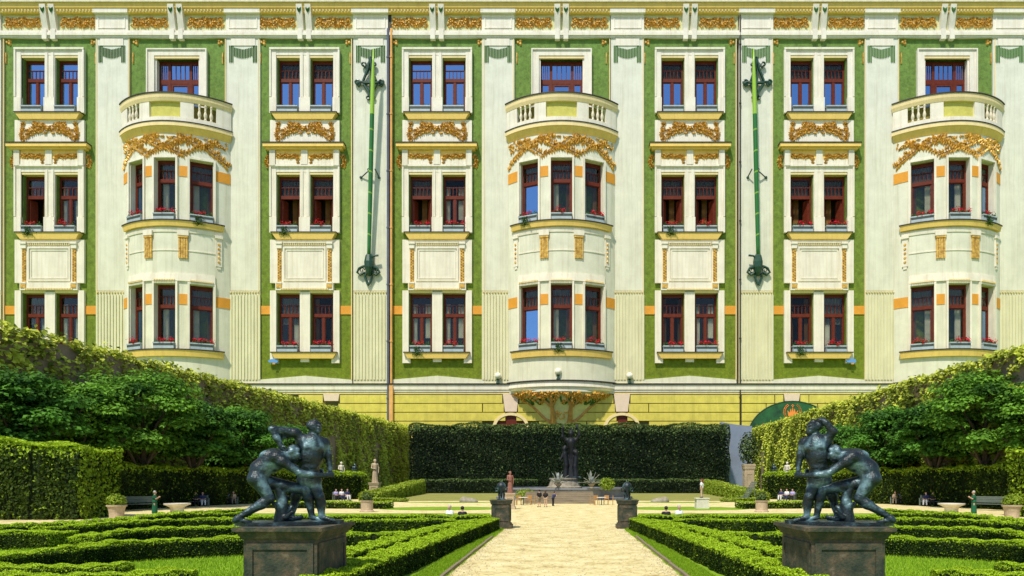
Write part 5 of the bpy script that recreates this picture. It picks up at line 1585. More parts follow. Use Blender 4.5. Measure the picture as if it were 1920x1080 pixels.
def moss_stone():
    m, nt, b = node_mat('mossy_pedestal_stone')
    tc = nt.nodes.new('ShaderNodeTexCoord')
    n1 = nt.nodes.new('ShaderNodeTexNoise'); n1.inputs['Scale'].default_value = 2.6; n1.inputs['Detail'].default_value = 9; n1.inputs['Roughness'].default_value = .7
    nt.links.new(tc.outputs['Object'], n1.inputs['Vector'])
    ra = nt.nodes.new('ShaderNodeValToRGB'); e = ra.color_ramp.elements
    e[0].position, e[0].color = .36, (.018, .028, .018, 1); e[1].position, e[1].color = .74, (.22, .20, .14, 1)
    x = e.new(.47); x.color = (.045, .052, .032, 1); x = e.new(.58); x.color = (.095, .07, .04, 1)
    nt.links.new(n1.outputs['Fac'], ra.inputs['Fac']); nt.links.new(ra.outputs['Color'], b.inputs['Base Color'])
    b.inputs['Roughness'].default_value = .9
    n2 = nt.nodes.new('ShaderNodeTexNoise'); n2.inputs['Scale'].default_value = 18; n2.inputs['Detail'].default_value = 6
    nt.links.new(tc.outputs['Object'], n2.inputs['Vector'])
    bp = nt.nodes.new('ShaderNodeBump'); bp.inputs['Strength'].default_value = .7; bp.inputs['Distance'].default_value = .03
    nt.links.new(n2.outputs['Fac'], bp.inputs['Height']); nt.links.new(bp.outputs['Normal'], b.inputs['Normal'])
    return m
M_MOSS = moss_stone()
def pedestal_meshes(w, d, h, capo, material):
    """stone pedestal: plinth, shaft with framed panels, moulded cap"""
    pl = MB(WT).box(-w / 2 - .12, w / 2 + .12, -d / 2 - .12, d / 2 + .12, 0, .22)
    pl.box(-w / 2 - .06, w / 2 + .06, -d / 2 - .06, d / 2 + .06, .22, .30)
    sh = MB(WT).box(-w / 2, w / 2, -d / 2, d / 2, .30, h - .26)
    out = [('plinth', pl.mesh('plinth', material)), ('shaft', sh.mesh('shaft', material))]
    z0, z1, e = .42, h - .34, .13
    for nm, (ax_, sgn) in (('f', (1, -1)), ('b', (1, 1)), ('l', (0, -1)), ('r', (0, 1))):
        m = MB(WT); W = (w if ax_ == 1 else d) / 2 - .07; D = (d if ax_ == 1 else w) / 2
        for u0, u1, za, zb in ((-W, W, z1 - e, z1), (-W, W, z0, z0 + e), (-W, -W + e, z0 + e, z1 - e), (W - e, W, z0 + e, z1 - e)):
            if ax_ == 1: m.box(u0, u1, min(sgn * D, sgn * (D + .03)), max(sgn * D, sgn * (D + .03)), za, zb)
            else: m.box(min(sgn * D, sgn * (D + .03)), max(sgn * D, sgn * (D + .03)), u0, u1, za, zb)
        out.append(('panel_frame', m.mesh('panel_frame', material)))
    cp = MB(WT)
    lv_ = [(.02, h - .26), (.05, h - .22), (.06, h - .19), (capo * .75, h - .09), (capo, h - .08), (capo, h)]
    base = len(cp.v)
    pts = []
    for o, z in lv_: pts += [(-w / 2 - o, -d / 2 - o, z), (w / 2 + o, -d / 2 - o, z), (w / 2 + o, d / 2 + o, z), (-w / 2 - o, d / 2 + o, z)]
    n = len(lv_)
    cp.add(pts, [(i * 4 + k, i * 4 + (k + 1) % 4, (i + 1) * 4 + (k + 1) % 4, (i + 1) * 4 + k) for i in range(n - 1) for k in range(4)] + [(3, 2, 1, 0), tuple((n - 1) * 4 + k for k in range(4))])
    out.append(('cap', cp.mesh('cap', material)))
    return out
PED = pedestal_meshes(1.55, 1.95, 1.70, .17, M_MOSS)
PED2 = pedestal_meshes(.98, .98, 1.60, .10, M_MOSS)
for s in (-1, 1):
    sd_ = 'left' if s < 0 else 'right'
    t = thing('stone_pedestal', 'large mossy stone pedestal under the wrestling bronze group on the %s' % sd_, 'pedestal', (s * 6.0, 15.62, 0), 0, 'large statue pedestals', (-s, 1, 1))
    for nme, me in PED: obj(nme, me, t)
    lab = 'dark bronze of two wrestling men, one with arm flung back, on the left pedestal' if s < 0 else 'dark bronze of two wrestling men, upright one with raised hands, on the right pedestal'
    t = thing('bronze_statue', lab, 'statue', (s * 6.0, 15.45, 1.775), -s * math.radians(22), 'bronze wrestling groups', (-s * 1.06, 1, 1))
    for nme, me in bronze_group(0 if s < 0 else 1): obj(nme, me, t, (-.09, -.07, 0) if nme == 'standing_figure' else (0, 0, 0))
    t = thing('stone_pedestal', 'small square stone pedestal at the end of the path, %s side' % sd_, 'pedestal', (s * 3.52, 38.8, 0), 0, 'small pedestals ending the path', (-s, 1, 1))
    for nme, me in PED2: obj(nme, me, t)

# bronze tripod vessels on the small pedestals
def vessel():
    body = [C((0, 0, .66), (0, 0, .72), .24, .26)]
    for k in range(3):
        a = k * 2.094 + .5
        body += [C((.15 * math.cos(a), .15 * math.sin(a), .55), (.17 * math.cos(a), .17 * math.sin(a), .28), .075, .05), C((.17 * math.cos(a), .17 * math.sin(a), .28), (.14 * math.cos(a), .14 * math.sin(a), .06), .05, .035), C((.14 * math.cos(a), .14 * math.sin(a), .04), (.2 * math.cos(a), .2 * math.sin(a), .03), .04, .03)]
    body += [C((0, 0, .1), (0, 0, .55), .05, .08), E((0, 0, .86), (.19, .19, .12)), C((0, 0, .94), (0, 0, 1.0), .03, .04)]
    for s in (-1, 1): body += [C((s * .25, 0, .7), (s * .33, 0, .62), .035, .03), C((s * .33, 0, .62), (s * .30, 0, .46), .03, .03), C((s * .30, 0, .46), (s * .2, 0, .5), .03, .03)]
    return sdf_mesh('cauldron', body, .022, .03, M_BRONZE)
vme = vessel()
vfoot = MB(WT).lathe([(.24, 0), (.24, .03), (.20, .05), (.1, .07)], 20).mesh('foot_ring', M_BRONZE)
for s in (-1, 1):
    t = thing('bronze_vessel', 'round lidded bronze vessel on legs atop the small %s pedestal' % ('left' if s < 0 else 'right'), 'vessel', (s * 3.52, 38.8, 1.6), 0, 'bronze vessels on small pedestals', (-s, 1, 1))
    obj('cauldron', vme, t); obj('foot_ring', vfoot, t)

# ------------------------------------------------------------------ people
SKIN = mat('skin', (0.55, 0.32, 0.22), 0.55, 0.08, 8.0)
def cloth(name, c): return mat('cloth_' + name, c, 0.9, 0.12, 6.0)
BLK, WHT, NAVY, LILAC, GRN, TANC, KHA = cloth('black', (.012, .012, .015)), cloth('white', (.72, .72, .74)), cloth('navy', (.03, .035, .11)), cloth('lilac', (.36, .33, .58)), cloth('green', (.01, .11, .05)), cloth('tan', (.50, .36, .24)), cloth('khaki', (.24, .2, .13))
HB_, HD_, HG_, HA_ = mat('hair_brown', (.06, .03, .015), .6), mat('hair_dark', (.012, .010, .010), .6), mat('hair_grey', (.45, .43, .40), .6), mat('hair_auburn', (.16, .035, .015), .5)
def person_meshes(pose, top, bottom, hair, longhair=False, shorts=False, lean=0.0, dress=False, turn=0):
    """1.72 m figure facing -Y; body is one skin, clothes and hair are children"""
    sit = pose == 'sit'
    hz = .50 if sit else .92
    f = -1.0
    L = lambda z: (0, f * lean * (z - hz), z)
    ch, sh, nk = hz + .30, hz + .46, hz + .56
    body = [C(L(hz), L(ch), .14, .155), C((-.06, 0, hz), (.06, 0, hz), .14, .14), C((-.10, L(ch)[1], ch + .03), (.10, L(ch)[1], ch + .03), .13, .13), C((-.15, L(sh)[1], sh), (.15, L(sh)[1], sh), .075, .075), C(L(sh), L(nk + .06), .06, .055)]
    hc = (0, L(nk)[1] - .02, nk + .15)
    body += head(hc, (.3 * turn, -1, -.1 * sit), 1.0, None)
    shirt, trou = [], []
    for s in (-1, 1):
        S0 = (s * .19, L(sh)[1], sh - .01)
        if sit: e, w = (s * .24, L(sh)[1] - .04, sh - .28), (s * .10, -.32, hz + .14)
        elif pose == 'stand': e, w = (s * .25, L(sh)[1] + .03, sh - .29), (s * .23, L(sh)[1] - .06, sh - .53)
        else: e, w = (s * .23, L(sh)[1] - .12, sh - .24), (s * .07, L(sh)[1] - .30, sh - .12)
        body += [C(S0, e, .056, .042), C(e, w, .042, .028)] + hand(w, tuple(Vector(w) - Vector(e)), (s, -.2, .1), 1.0, .4)
        shirt += [C(S0, tuple(Vector(S0).lerp(Vector(e), .75)), .072, .062)]
        hip = (s * .09, 0, hz - .02)
        if sit: kn, an = (s * .13, -.44, hz + .02), (s * .14, -.50, .09)
        else: kn, an = (s * .10, -.02, .50), (s * .11, .02, .09)
        body += [C(hip, kn, .095, .062), C(kn, tuple(Vector(kn).lerp(Vector(an), .35)), .06, .062), C(tuple(Vector(kn).lerp(Vector(an), .35)), an, .06, .036), C((an[0], an[1], .05), (an[0] + s * .02, an[1] - .16, .03), .042, .032)]
        trou += [C(hip, kn, .112, .078)]
        if not shorts: trou += [C(kn, (an[0], an[1], .13), .078, .062)]
    shirt += [C(L(hz + .02), L(ch), .160, .175), C((-.10, L(ch)[1], ch + .03), (.10, L(ch)[1], ch + .03), .15, .15), C((-.15, L(sh)[1], sh - .01), (.15, L(sh)[1], sh - .01), .088, .088)]
    trou += [C((-.06, 0, hz), (.06, 0, hz), .158, .158)]
    if dress and not sit: trou = [C((0, 0, hz + .05), (0, 0, .12), .15, .20), C((-.06, 0, hz), (.06, 0, hz), .158, .158)]
    hr = [E((hc[0], hc[1] + .022, hc[2] + .03), (.104, .104, .112))]
    if longhair: hr += [C((hc[0], hc[1] + .06, hc[2]), (hc[0], hc[1] + .10, hc[2] - .32), .095, .075)]
    shoes = []
    for s in (-1, 1):
        an = (s * .14, -.50, .05) if sit else (s * .11, .02, .05)
        shoes += [C(an, (an[0] + s * .02, an[1] - .16, .04), .052, .042)]
    return [('body', sdf_mesh('body', body, .02, .03, SKIN)), ('top', sdf_mesh('top', shirt, .025, .03, top)), ('trousers' if not dress else 'skirt', sdf_mesh('trousers', trou, .025, .03, bottom)), ('hair', sdf_mesh('hair', hr, .02, .02, hair)), ('shoes', sdf_mesh('shoes', shoes, .02, .02, BLK))]
PCACHE = {}
def person(label, loc, rz, key, group=None, scale=1.0, mir=1):
    if key not in PCACHE: PCACHE[key] = person_meshes(*key)
    t = thing('person', label, 'person', loc, rz, group, (mir * scale, scale, scale))
    for nme, me in PCACHE[key]: obj(nme, me, t)
    return t
def at(px, py, z=0.0):
    d = FPX * (H - z) / (py - VY)
    return ((px - VX) * d / FPX, d)
x, d = at(1011, 951); person('person in black top and bare legs at the foot of the steps, leftmost of three', (x, d, 0), math.radians(-150), ('stand', BLK, KHA, HD_, False, True))
x, d = at(1023, 951); person('person in black top and tan shorts beside another by the steps', (x, d, 0), math.radians(160), ('stand', BLK, TANC, HB_, True, True), None, .96)
x, d = at(1037, 949); person('person in dark clothes leaning forward by the steps, rightmost of three', (x, d, 0), math.radians(120), ('hold', NAVY, BLK, HD_, False, False, .35), None, .86)
for s in (-1, 1):
    sd_ = 'left' if s < 0 else 'right'
    X = lambda px, d: -s * (px - VX) * d / FPX
    g1 = 'visitors in the garden'
    person('person in white shirt and pale cap sitting behind the %s parterre hedge' % sd_, (X(843, 45), 45, -.42), s * .5, ('sit', WHT, KHA, HG_), g1, 1.12, -s)
    person('dark-haired person sitting low behind the %s parterre hedge' % sd_, (X(867, 44.5), 44.5, -.48), math.pi, ('sit', BLK, BLK, HD_), g1, 1.12, -s)
    person('person in long green dress walking beside the %s white planter' % sd_, (X(290, 55.5), 55.5, 0), -s * 1.9, ('hold', GRN, GRN, HG_, False, False, 0, True), g1, 1.05, -s)

# ------------------------------------------------------------------ benches with sitters
def bench_meshes():
    out = []
    for k in range(4): out.append(('seat_slat', MB(WT).box(-.95, .95, -.44 + k * .115, -.345 + k * .115, .41, .445).mesh('seat_slat', M_TEAK)))
    for k in range(4): out.append(('back_slat', MB(WT).box(-.95, .95, .06 + k * .022, .095 + k * .022, .52 + k * .105, .61 + k * .105).mesh('back_slat', M_TEAK)))
    for sx in (-1, 1):
        x0 = sx * .9
        out.append(('leg', MB(WT).box(x0 - .04, x0 + .04, -.42, -.34, 0, .66).mesh('leg', M_TEAK)))
        out.append(('leg', MB(WT).poly([(.02, 0), (.10, 0), (.20, .96), (.13, .96)], x0 - .04, x0 + .04, lambda a, b, c: (c, a, b)).mesh('leg', M_TEAK)))
        out.append(('armrest', MB(WT).box(x0 - .05, x0 + .05, -.46, .12, .66, .70).mesh('armrest', M_TEAK)))
    return out
BENCH = bench_meshes()
bl = [(262, 61.5, 'nearest grey-green slatted bench under the {s} beech hedge'), (368, 71.0, 'second slatted bench under the {s} beech hedge'), (424, 76.0, 'third slatted bench under the {s} beech hedge'), (478, 81.0, 'fourth slatted bench, partly behind the {s} statue'), (640, 90.0, 'slatted bench at far end of the {s} beech hedge')]
for i, (px, d, lab) in enumerate(bl):
    for s in (-1, 1):
        sd_ = 'left' if s < 0 else 'right'
        x = -s * (px - VX) * d / FPX; rz = -s * math.radians(38)
        sc_b = 1.35 if i == 0 else 1.2
        t = thing('park_bench', lab.format(s=sd_), 'bench', (x, d, 0), rz, 'benches along the beech hedges', (-s * sc_b, sc_b, sc_b))
        for nme, me in BENCH: obj(nme, me, t)
        def onb(u): return (x + math.cos(rz) * u - math.sin(rz) * -.12, d + math.sin(rz) * u + math.cos(rz) * -.12, .03)
        gp_ = 'people sitting on the benches'
        if i == 1:
            person('seated person in black on the second %s bench' % sd_, onb(-s * -.1), rz, ('sit', BLK, BLK, HD_), gp_, 1.1, -s)
            person('seated person in navy top and white trousers on the second %s bench' % sd_, onb(-s * .55), rz, ('sit', NAVY, WHT, HD_), gp_, 1.1, -s)
        if i == 2:
            person('seated person in lilac top on the third %s bench' % sd_, onb(-s * .1), rz, ('sit', LILAC, BLK, HD_), gp_, 1.1, -s)
            person('seated person in tan top leaning forward on the third %s bench' % sd_, onb(-s * .65), rz, ('sit', TANC, KHA, HB_, False, False, .35), gp_, 1.1, -s)
        if i == 3:
            person('seated person in navy top on the fourth %s bench' % sd_, onb(-s * .1), rz, ('sit', NAVY, LILAC, HG_), gp_, 1.1, -s)
        if i == 4:
            person('seated person in lilac on the far %s bench, nearest its outer end' % sd_, onb(-s * -.75), rz, ('sit', LILAC, BLK, HD_), gp_, 1.15, -s)
            person('seated person in white in the middle of the far %s bench' % sd_, onb(-s * 0), rz, ('sit', WHT, NAVY, HB_), gp_, 1.15, -s)
            person('seated person in navy on the far %s bench, at its inner end' % sd_, onb(-s * .75), rz, ('sit', NAVY, WHT, HD_, True), gp_, 1.15, -s)

# ------------------------------------------------------------------ planters and pots
def leafball(seedn, n, r, size, material, zc):
    rng = np.random.default_rng(seedn)
    q = rng.normal(0, 1, (n, 3)); q /= np.linalg.norm(q, axis=1, keepdims=True)
    P = q * np.array(r) * rng.uniform(.55, 1.05, (n, 1)) + np.array([0, 0, zc])
    return leaves('shrub', P, q + np.array([0, 0, .6]), rng.uniform(.7, 1.3, n) * size, material, rng, .6, .15, None, .5)
flare = MB(WT).lathe([(.55, 0), (.57, .08), (.50, .12), (.50, .34), (.56, .48), (.80, .62), (.98, .68), (1.0, .74), (1.0, .80), (.92, .80), (.86, .72), (.3, .66)], 24).mesh('bowl', M_PALESTONE, False)
potm = MB(WT).lathe([(.42, 0), (.44, .06), (.46, .5), (.54, .86), (.62, .9), (.62, 1.0), (.54, 1.0), (.5, .92), (.1, .9)], 20).mesh('bowl', M_WARMSTONE)
cyl = MB(WT).lathe([(.56, 0), (.60, .04), (.58, .1), (.50, .16), (.50, .86), (.56, .9), (.56, .98), (.48, .98), (.44, .92), (.1, .9)], 20).mesh('bowl', M_WARMSTONE)
sh1, sh2 = leafball(1, 420, (.5, .5, .5), .16, L_DARK, 1.25), leafball(2, 420, (.6, .6, .5), .2, L_BANK, 1.25)
flat_soil = MB(WT).lathe([(.86, .73), (.84, .75), (.1, .76)], 20).mesh('soil', M_SOIL)
for s in (-1, 1):
    sd_ = 'left' if s < 0 else 'right'
    t = thing('stone_planter', 'wide flared pale stone planter by the %s promenade' % sd_, 'planter', (s * 31.6, 56.6, 0), 0, 'stone planters', (-s * 1.0, 1, 1)); obj('bowl', flare, t); obj('soil', flat_soil, t)
    t = thing('stone_planter', 'tan stone pot with leafy plant against the %s hedge block' % sd_, 'planter', (s * 30.6, 47.4, 0), 0, 'stone planters', (-s, 1, 1)); obj('bowl', potm, t); obj('shrub', sh2, t, kind='stuff')
    t = thing('stone_planter', 'round tan stone planter holding a dark shrub by the %s court' % sd_, 'planter', (s * 16.65, 58.5, 0), 0, 'stone planters', (-s, 1, 1)); obj('bowl', cyl, t); obj('shrub', sh1, t, kind='stuff')

# ------------------------------------------------------------------ draped garden statues on pedestals by the ivy walls
def draped_figure(material, seedn, arm=0):
    r_ = random.Random(seedn)
    B = [C((0, 0, 0), (0, 0, .7), .23, .18), C((0, 0, .7), (.02, 0, 1.0), .17, .15), C((.02, 0, 1.0), (0, 0, 1.32), .15, .17), C((-.17, 0, 1.40), (.17, 0, 1.38), .08, .08), C((0, 0, 1.4), (0, -.02, 1.54), .06, .055)] + head((0, -.04, 1.64), (.2, -1, -.1), 1.0)
    for k_ in range(14):
        a = r_.uniform(0, 6.28); B.append(C((.22 * math.cos(a), .22 * math.sin(a), 0), (.14 * math.cos(a + .3), .14 * math.sin(a + .3), r_.uniform(.7, 1.1)), .035, .02))
    B += [C((-.20, 0, 1.38), (-.27, -.08, 1.10), .06, .045), C((-.27, -.08, 1.10), (-.08, -.2, 1.04), .045, .03)] + hand((-.08, -.2, 1.04), (1, -.2, 0), (0, -1, .2), 1, .5)
    if arm: B += [C((.20, 0, 1.38), (.36, -.05, 1.62), .06, .045), C((.36, -.05, 1.62), (.30, -.05, 1.90), .045, .03)] + hand((.30, -.05, 1.9), (-.1, 0, 1), (0, -1, 0), 1, .3)
    else: B += [C((.20, 0, 1.38), (.29, .0, 1.10), .06, .045), C((.29, 0, 1.10), (.25, -.06, .84), .045, .03)] + hand((.25, -.06, .83), (0, -.1, -1), (1, 0, 0), 1, .4)
    return sdf_mesh('figure', B, .022, .04, material)
DST = {'white': draped_figure(M_PALESTONE, 1), 'dark': draped_figure(M_BRONZE, 2), 'tan': draped_figure(M_WARMSTONE, 3)}
PED3 = pedestal_meshes(.9, .9, 1.5, .1, M_WARMSTONE)
for px, d, z0, hgt, kind_, lab in ((640, 104, 2.6, 2.8, 'white', 'white draped statue above the {s} hedge end'), (665, 106, 2.6, 2.6, 'dark', 'dark draped statue beside the white one, {s} side'), (703, 108, 2.3, 3.6, 'tan', 'tan stone statue on tall pedestal by {s} ivy wall')):
    for s in (-1, 1):
        if s > 0 and kind_ == 'tan': continue
        sd_ = 'left' if s < 0 else 'right'
        x = -s * (px - VX) * d / FPX
        t = thing('stone_pedestal', 'pedestal of the %s' % lab.format(s=sd_), 'pedestal', (x, d, 0), 0, 'pedestals along the ivy walls', z0 / 1.5 if kind_ == 'tan' else z0 / 1.5)
        for nme, me in PED3: obj(nme, me, t)
        t = thing('garden_statue', lab.format(s=sd_), 'statue', (x, d, z0), s * -.5, 'statues along the ivy walls', (-s * hgt / 1.76, hgt / 1.76, hgt / 1.76)); obj('figure', DST[kind_], t)
t = thing('stone_pedestal', 'tall tan stone pillar before the grey wall gap on the right', 'pedestal', (28.7, 108, 0), 0, None, (1.6, 1.6, 3.45))
for nme, me in PED3: obj(nme, me, t)
t = thing('potted_shrub', 'dark leggy shrub standing on the tall tan pillar at right', 'shrub', (28.7, 108, 5.2))
obj('shrub', leafball(5, 900, (1.5, 1.2, 2.6), .42, L_DARK, 2.4), t, kind='stuff'); obj('stem', MB(WT).tube([(0, 0, 0), (.1, 0, 1.4), (-.1, 0, 2.8)], [.12, .09, .04], 6).mesh('stem', M_BARK), t)

# two single figures: reddish statue behind the left vessel, woman by the right lawn
TERRA = mat('terracotta', (.26, .11, .08), .8, .3, 4.0)
t = thing('stone_pedestal', 'stone block under the reddish figure behind the left bronze vessel', 'pedestal', (-5.0, 64, 0), 0, None, (.9, .9, 1.0))
for nme, me in PED3: obj(nme, me, t)
t = thing('garden_statue', 'reddish brown figure standing behind the left bronze vessel', 'statue', (-5.0, 64, 1.5), .4, None, 1.13); obj('figure', draped_figure(TERRA, 4), t)
t = thing('stone_block', 'low pale stone block carrying the woman with auburn hair', 'block', (13.0, 65.5, 0))
obj('block_body', MB(WT).poly([(-.62, 0), (.62, 0), (.56, .92), (-.56, .92)], -.45, .45, lambda a, b, c: (a, c, b)).mesh('block_body', M_PALESTONE), t); obj('block_top', MB(WT).box(-.66, .66, -.5, .5, .92, 1.02).mesh('block_top', M_PALESTONE), t)
person('woman with long auburn hair and white top turned left by the right lawn', (13.0, 65.5, 1.02), -2.1, ('stand', WHT, TANC, HA_, True), None, 1.02)

# ------------------------------------------------------------------ basin, steps, central bronze, agaves
t = thing('fountain_basin', 'grey stone basin wall with raised rim behind the steps', 'fountain', (0, 101, 0))
m = MB(WT); n = 48
def ringpts(r_, z): return [(r_ * math.cos(2 * math.pi * k / n), r_ * math.sin(2 * math.pi * k / n), z) for k in range(n)]
prof = [(9.9, 0), (9.9, .3), (9.5, .36), (9.5, 1.35), (9.8, 1.42), (9.8, 1.62), (9.2, 1.62), (9.2, .9)]
pts = [p for r_, z in prof for p in ringpts(r_, z)]
m.add(pts, [(i * n + k, i * n + (k + 1) % n, (i + 1) * n + (k + 1) % n, (i + 1) * n + k) for i in range(len(prof) - 1) for k in range(n)])
obj('basin_wall', m.mesh('basin_wall', mat('slate_grey_stone', (.20, .21, .23), .85, .25, .6, .4, 4.0)), t)
wm_ = mat('dark_water', (.01, .02, .02), .06, .2, .5, spec=.6)
obj('water', MB(WT).add(ringpts(9.2, 1.2), [tuple(range(n))]).mesh('water', wm_), t)
obj('island', MB(WT).lathe([(2.6, .5), (2.6, 1.7), (2.3, 1.8), (2.0, 2.7), (2.2, 2.8), (2.2, 3.0)], 28).mesh('island', M_STONE), t)
t = thing('stone_steps', 'broad brown stone steps leading up to the basin', 'steps', (-.6, 86, 0))
for k in range(6):
    obj('step', MB(WT).box(-4.1, 4.1, -7.6 + k * 1.3, -6.3 + k * 1.3 + .05, 0, .21 * (k + 1)).mesh('step', M_PAVE), t)
def big_bronze():
    B = [C((0, 0, 0), (0, .05, .55), .20, .17), C((0, .05, .55), (.03, 0, .95), .16, .15), C((.03, 0, .95), (0, -.02, 1.25), .15, .18), C((-.18, 0, 1.34), (.18, 0, 1.34), .09, .09), C((0, 0, 1.35), (0, -.02, 1.48), .06, .055)] + head((0, -.04, 1.58), (-.4, -1, -.1), 1.0)
    B += [C((.2, 0, 1.34), (.34, -.05, 1.52), .065, .05), C((.34, -.05, 1.52), (.26, -.05, 1.78), .05, .035)] + hand((.26, -.05, 1.78), (-.2, 0, 1), (0, -1, 0), 1, .4)
    B += [C((-.2, 0, 1.34), (-.36, -.08, 1.46), .065, .05), C((-.36, -.08, 1.46), (-.34, -.1, 1.72), .05, .035)] + hand((-.34, -.1, 1.72), (-.1, -.2, 1), (0, -1, 0), 1, .4)
    B += [C((-.24, -.14, 0), (-.2, -.12, .45), .12, .10), C((-.2, -.12, .45), (-.26, -.1, .85), .11, .12), C((-.36, -.14, .8), (-.46, -.2, .62), .05, .035)] + head((-.27, -.12, 1.02), (-.6, -1, 0), .9)
    B += [C((.2, -.16, 0), (.16, -.14, .4), .12, .1), C((.16, -.14, .4), (.2, -.1, .72), .1, .11)] + head((.2, -.14, .88), (.5, -1, 0), .85)
    return sdf_mesh('figures', B, .024, .04, M_BRONZE)
t = thing('bronze_statue', 'towering dark bronze figure group in the centre before the back hedge', 'statue', (1.0, 101, 3.0), 0, None, (3.5, 3.8, 4.1))
obj('figures', big_bronze(), t, material=mat('blackened_bronze', (.004, .005, .007), .55, .5, 1.5, spec=.3, col2=(.016, .019, .024))); obj('ground_plate', MB(WT).lathe([(.42, -.02), (.42, .03), (.36, .05)], 20).mesh('ground_plate', M_BRONZE), t)
def agave(seedn, n=30, L=2.4):
    r_ = random.Random(seedn); out = []
    for k in range(n):
        a, el = r_.uniform(0, 6.28), r_.uniform(.25, 1.45); m = MB(WT); seg = 6; ln = L * r_.uniform(.7, 1.1)
        pts = []
        for j in range(seg + 1):
            f = j / seg; rr_ = ln * f * math.cos(el) ; z = ln * f * math.sin(el) - .28 * ln * f * f * math.cos(el); w = .16 * (1 - f) ** .7 * (0.6 + 1.2 * min(f * 3, 1)) * .8 + .004
            c, s_ = math.cos(a), math.sin(a)
            pts += [(rr_ * c - s_ * w, rr_ * s_ + c * w, z + .04), (rr_ * c, rr_ * s_, z - .05), (rr_ * c + s_ * w, rr_ * s_ - c * w, z + .04)]
        m.add(pts, [f_ for j in range(seg) for f_ in ((j * 3, j * 3 + 1, j * 3 + 4, j * 3 + 3), (j * 3 + 1, j * 3 + 2, j * 3 + 5, j * 3 + 4))])
        me = m.mesh('leaf', mat('agave_silver', (.16, .20, .17), .6, .3, 2.0, col2=(.60, .62, .58)))
        out.append(('leaf', me))
    return out
urn = MB(WT).lathe([(.4, 0), (.42, .1), (.26, .2), (.3, .35), (.6, .7), (.66, .78), (.58, .78), (.2, .74)], 16).mesh('urn', M_STONE)
for px, d, nm, sd_v in ((1047, 91.8, 'left of the central bronze', 3), (1109, 91.8, 'right of the central bronze', 4)):
    x = (px - VX) * d / FPX
    t = thing('agave', 'silvery spiky agave in a stone urn on the basin rim, %s' % nm, 'plant', (x, d, 1.6), 0, 'agaves on the basin rim', .78)
    obj('urn', urn, t)
    for nme, me in agave(sd_v): obj(nme, me, t, (0, 0, .7))
for px, d, r3, nm, z in ((1138, 91.5, (1.05, .9, .85), 'bright lime-green bush on the basin rim right of the agaves', 1.5), (985, 89.0, (1.3, .9, .8), 'low green bush at the basin foot left of the steps', .2)):
    t = thing('bush', nm, 'bush', ((px - VX) * d / FPX, d, z)); obj('foliage', leafball(int(px), 700, r3, .24, L_BANK, r3[2] * .8), t, kind='stuff'); obj('stem', MB(WT).tube([(0, 0, 0), (0, 0, .7)], [.06, .03], 5).mesh('stem', M_BARK), t)

# ------------------------------------------------------------------ cafe tables and chairs, deck chair, garden labels
def chair_meshes():
    o = [('seat', MB(WT).box(-.22, .22, -.22, .22, .43, .46).mesh('seat', M_TAN)), ('backrest', MB(WT).box(-.22, .22, .19, .22, .56, .90).mesh('backrest', M_TAN))]
    for sx in (-1, 1):
        for sy, h_ in ((-1, .43), (1, .9)): o.append(('leg', MB(WT).box(sx * .2 - .018, sx * .2 + .018, sy * .2 - .018, sy * .2 + .018, 0, h_ if sy > 0 else .43).mesh('leg', M_TAN)))
    return o
CH = chair_meshes()
TABLE = [('tabletop', MB(WT).lathe([(.45, .70), (.47, .72), (.45, .745)], 20).mesh('tabletop', M_WHITE)), ('leg', MB(WT).lathe([(.22, 0), (.2, .03), (.04, .06), (.035, .70)], 12).mesh('leg', M_IRON))]
ci = 0
ordn = ['first', 'second', 'third', 'fourth']
for cx_, sd_ in ((-4.4, 'left'), (4.0, 'right')):
    t = thing('cafe_table', 'small round cafe table %s of the steps' % sd_, 'table', (cx_, 74.5, 0), 0, 'cafe furniture by the steps', 1.15)
    for nme, me in TABLE: obj(nme, me, t)
    for k, (dx, dy, rz) in enumerate(((-1.0, 0, 1.57), (1.0, .1, -1.57), (-.5, .9, .3), (.55, .9, -.3))):
        t = thing('cafe_chair', '%s tan wooden chair at the cafe table %s of the steps' % (ordn[k].capitalize(), sd_), 'chair', (cx_ + dx, 74.5 + dy, 0), rz, 'cafe furniture by the steps', 1.15)
        for nme, me in CH: obj(nme, me, t)
t = thing('deck_chair', 'dark slatted reclining chair on the grass beside right ivy hedge', 'chair', (22.6, 86.5, 0), math.radians(-60), None, 1.5)
for k in range(9):
    y0_, z0_ = .0 + k * .12, .35 + k * .15
    obj('slat', MB(WT).box(-.32, .32, y0_, y0_ + .09, z0_, z0_ + .11).mesh('slat', M_TEAK), t)
for k in range(5): obj('slat', MB(WT).box(-.32, .32, -.75 + k * .15, -.64 + k * .15, .33, .36).mesh('slat', M_TEAK), t)
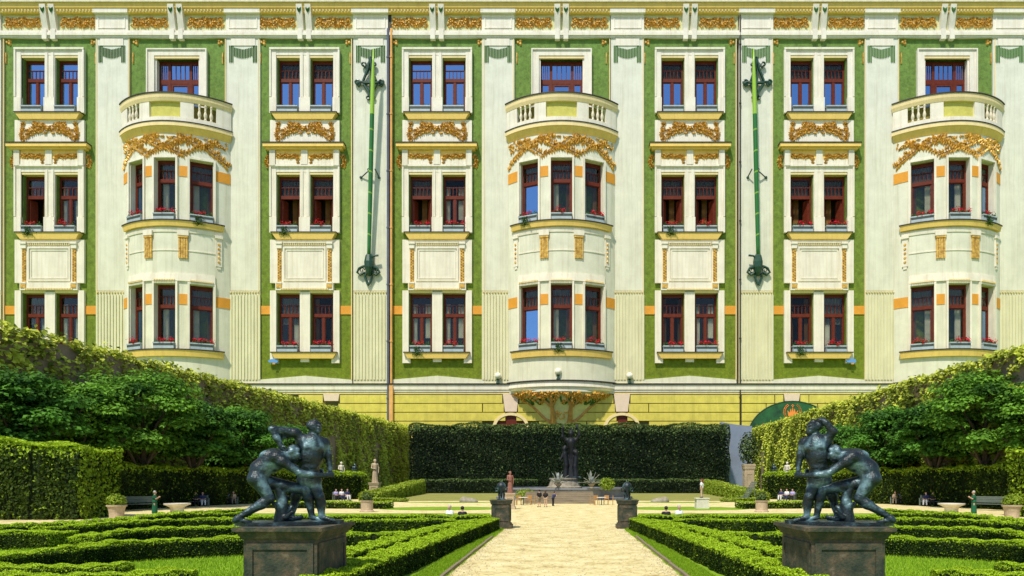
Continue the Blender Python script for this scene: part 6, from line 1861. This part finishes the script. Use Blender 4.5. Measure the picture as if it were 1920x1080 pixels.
for sx in (-1, 1):
    for y_ in (-.7, 0.05): obj('leg', MB(WT).box(sx * .3 - .025, sx * .3 + .025, y_ - .03, y_ + .03, 0, .34).mesh('leg', M_TEAK), t)
    obj('leg', MB(WT).tube([(sx * .3, .75, 1.2), (sx * .3, .8, .0)], .025, 6).mesh('leg', M_TEAK), t)
for s in (-1, 1):
    t = thing('rock', 'low brown rock at the edge of the rear lawn, %s side' % ('left' if s < 0 else 'right'), 'rock', (s * 11.6, 83.5, 0), 0, 'rocks at the lawn edge', (-s, 1, 1))
    obj('stone', sdf_mesh('stone', [E((0, 0, .1), (.9, .6, .5)), E((.6, .1, .05), (.6, .5, .35)), E((-.5, 0, .1), (.5, .5, .6))], .08, .2, M_STONE), t)

# ------------------------------------------------------------------ loose stones on the gravel, turf creeping over its edge
n = 9000
yy_ = 9 + 34 * RNG.random(n) ** 1.5; xx_ = np.where(RNG.random(n) < .45, np.sign(RNG.random(n) - .5) * (3.25 - np.abs(RNG.normal(0, .35, n))), RNG.uniform(-3.25, 3.25, n))
P = np.stack([xx_, yy_, np.full(n, .012)], 1); R_ = RNG.uniform(.008, .022, n)[:, None]
off_ = np.array([[1, 0, 0], [0, 1, 0], [-1, 0, 0], [0, -1, 0], [0, 0, .9]])
V = (P[:, None, :] + off_[None] * R_[:, None, :] * RNG.uniform(.7, 1.3, (n, 5, 1))).reshape(-1, 3)
i_ = np.arange(n)[:, None] * 5
F = np.concatenate([i_ + [[0, 1, 4]], i_ + [[1, 2, 4]], i_ + [[2, 3, 4]], i_ + [[3, 0, 4]]], 1).reshape(-1)
tag(obj('gravel_stones', np_mesh('gravel_stones', V, F, 3, leaf_mat('gravel_stone', (.20, .13, .06), (.72, .64, .42), 0.0, .9), np.repeat(RNG.random(n), 5)), None, kind='stuff'), 'loose stones scattered on the gravel path', 'gravel')
def spill(n):
    y = 9 + 30 * RNG.random(n) ** 1.3
    return np.stack([-3.36 + np.abs(RNG.normal(0, .05, n)) + .06 * np.sin(y * 2.3) * (RNG.random(n) < .5), y, np.full(n, .01)], 1)
g = blades(5000, spill, .05, L_GRASS)
for s in (-1, 1):
    tag(obj('grass', g, None, (0, 0, 0), 0, 'stuff', (-s, 1, 1)), 'tufts of turf spilling over the %s stone edging of the path' % ('left' if s < 0 else 'right'), 'grass')
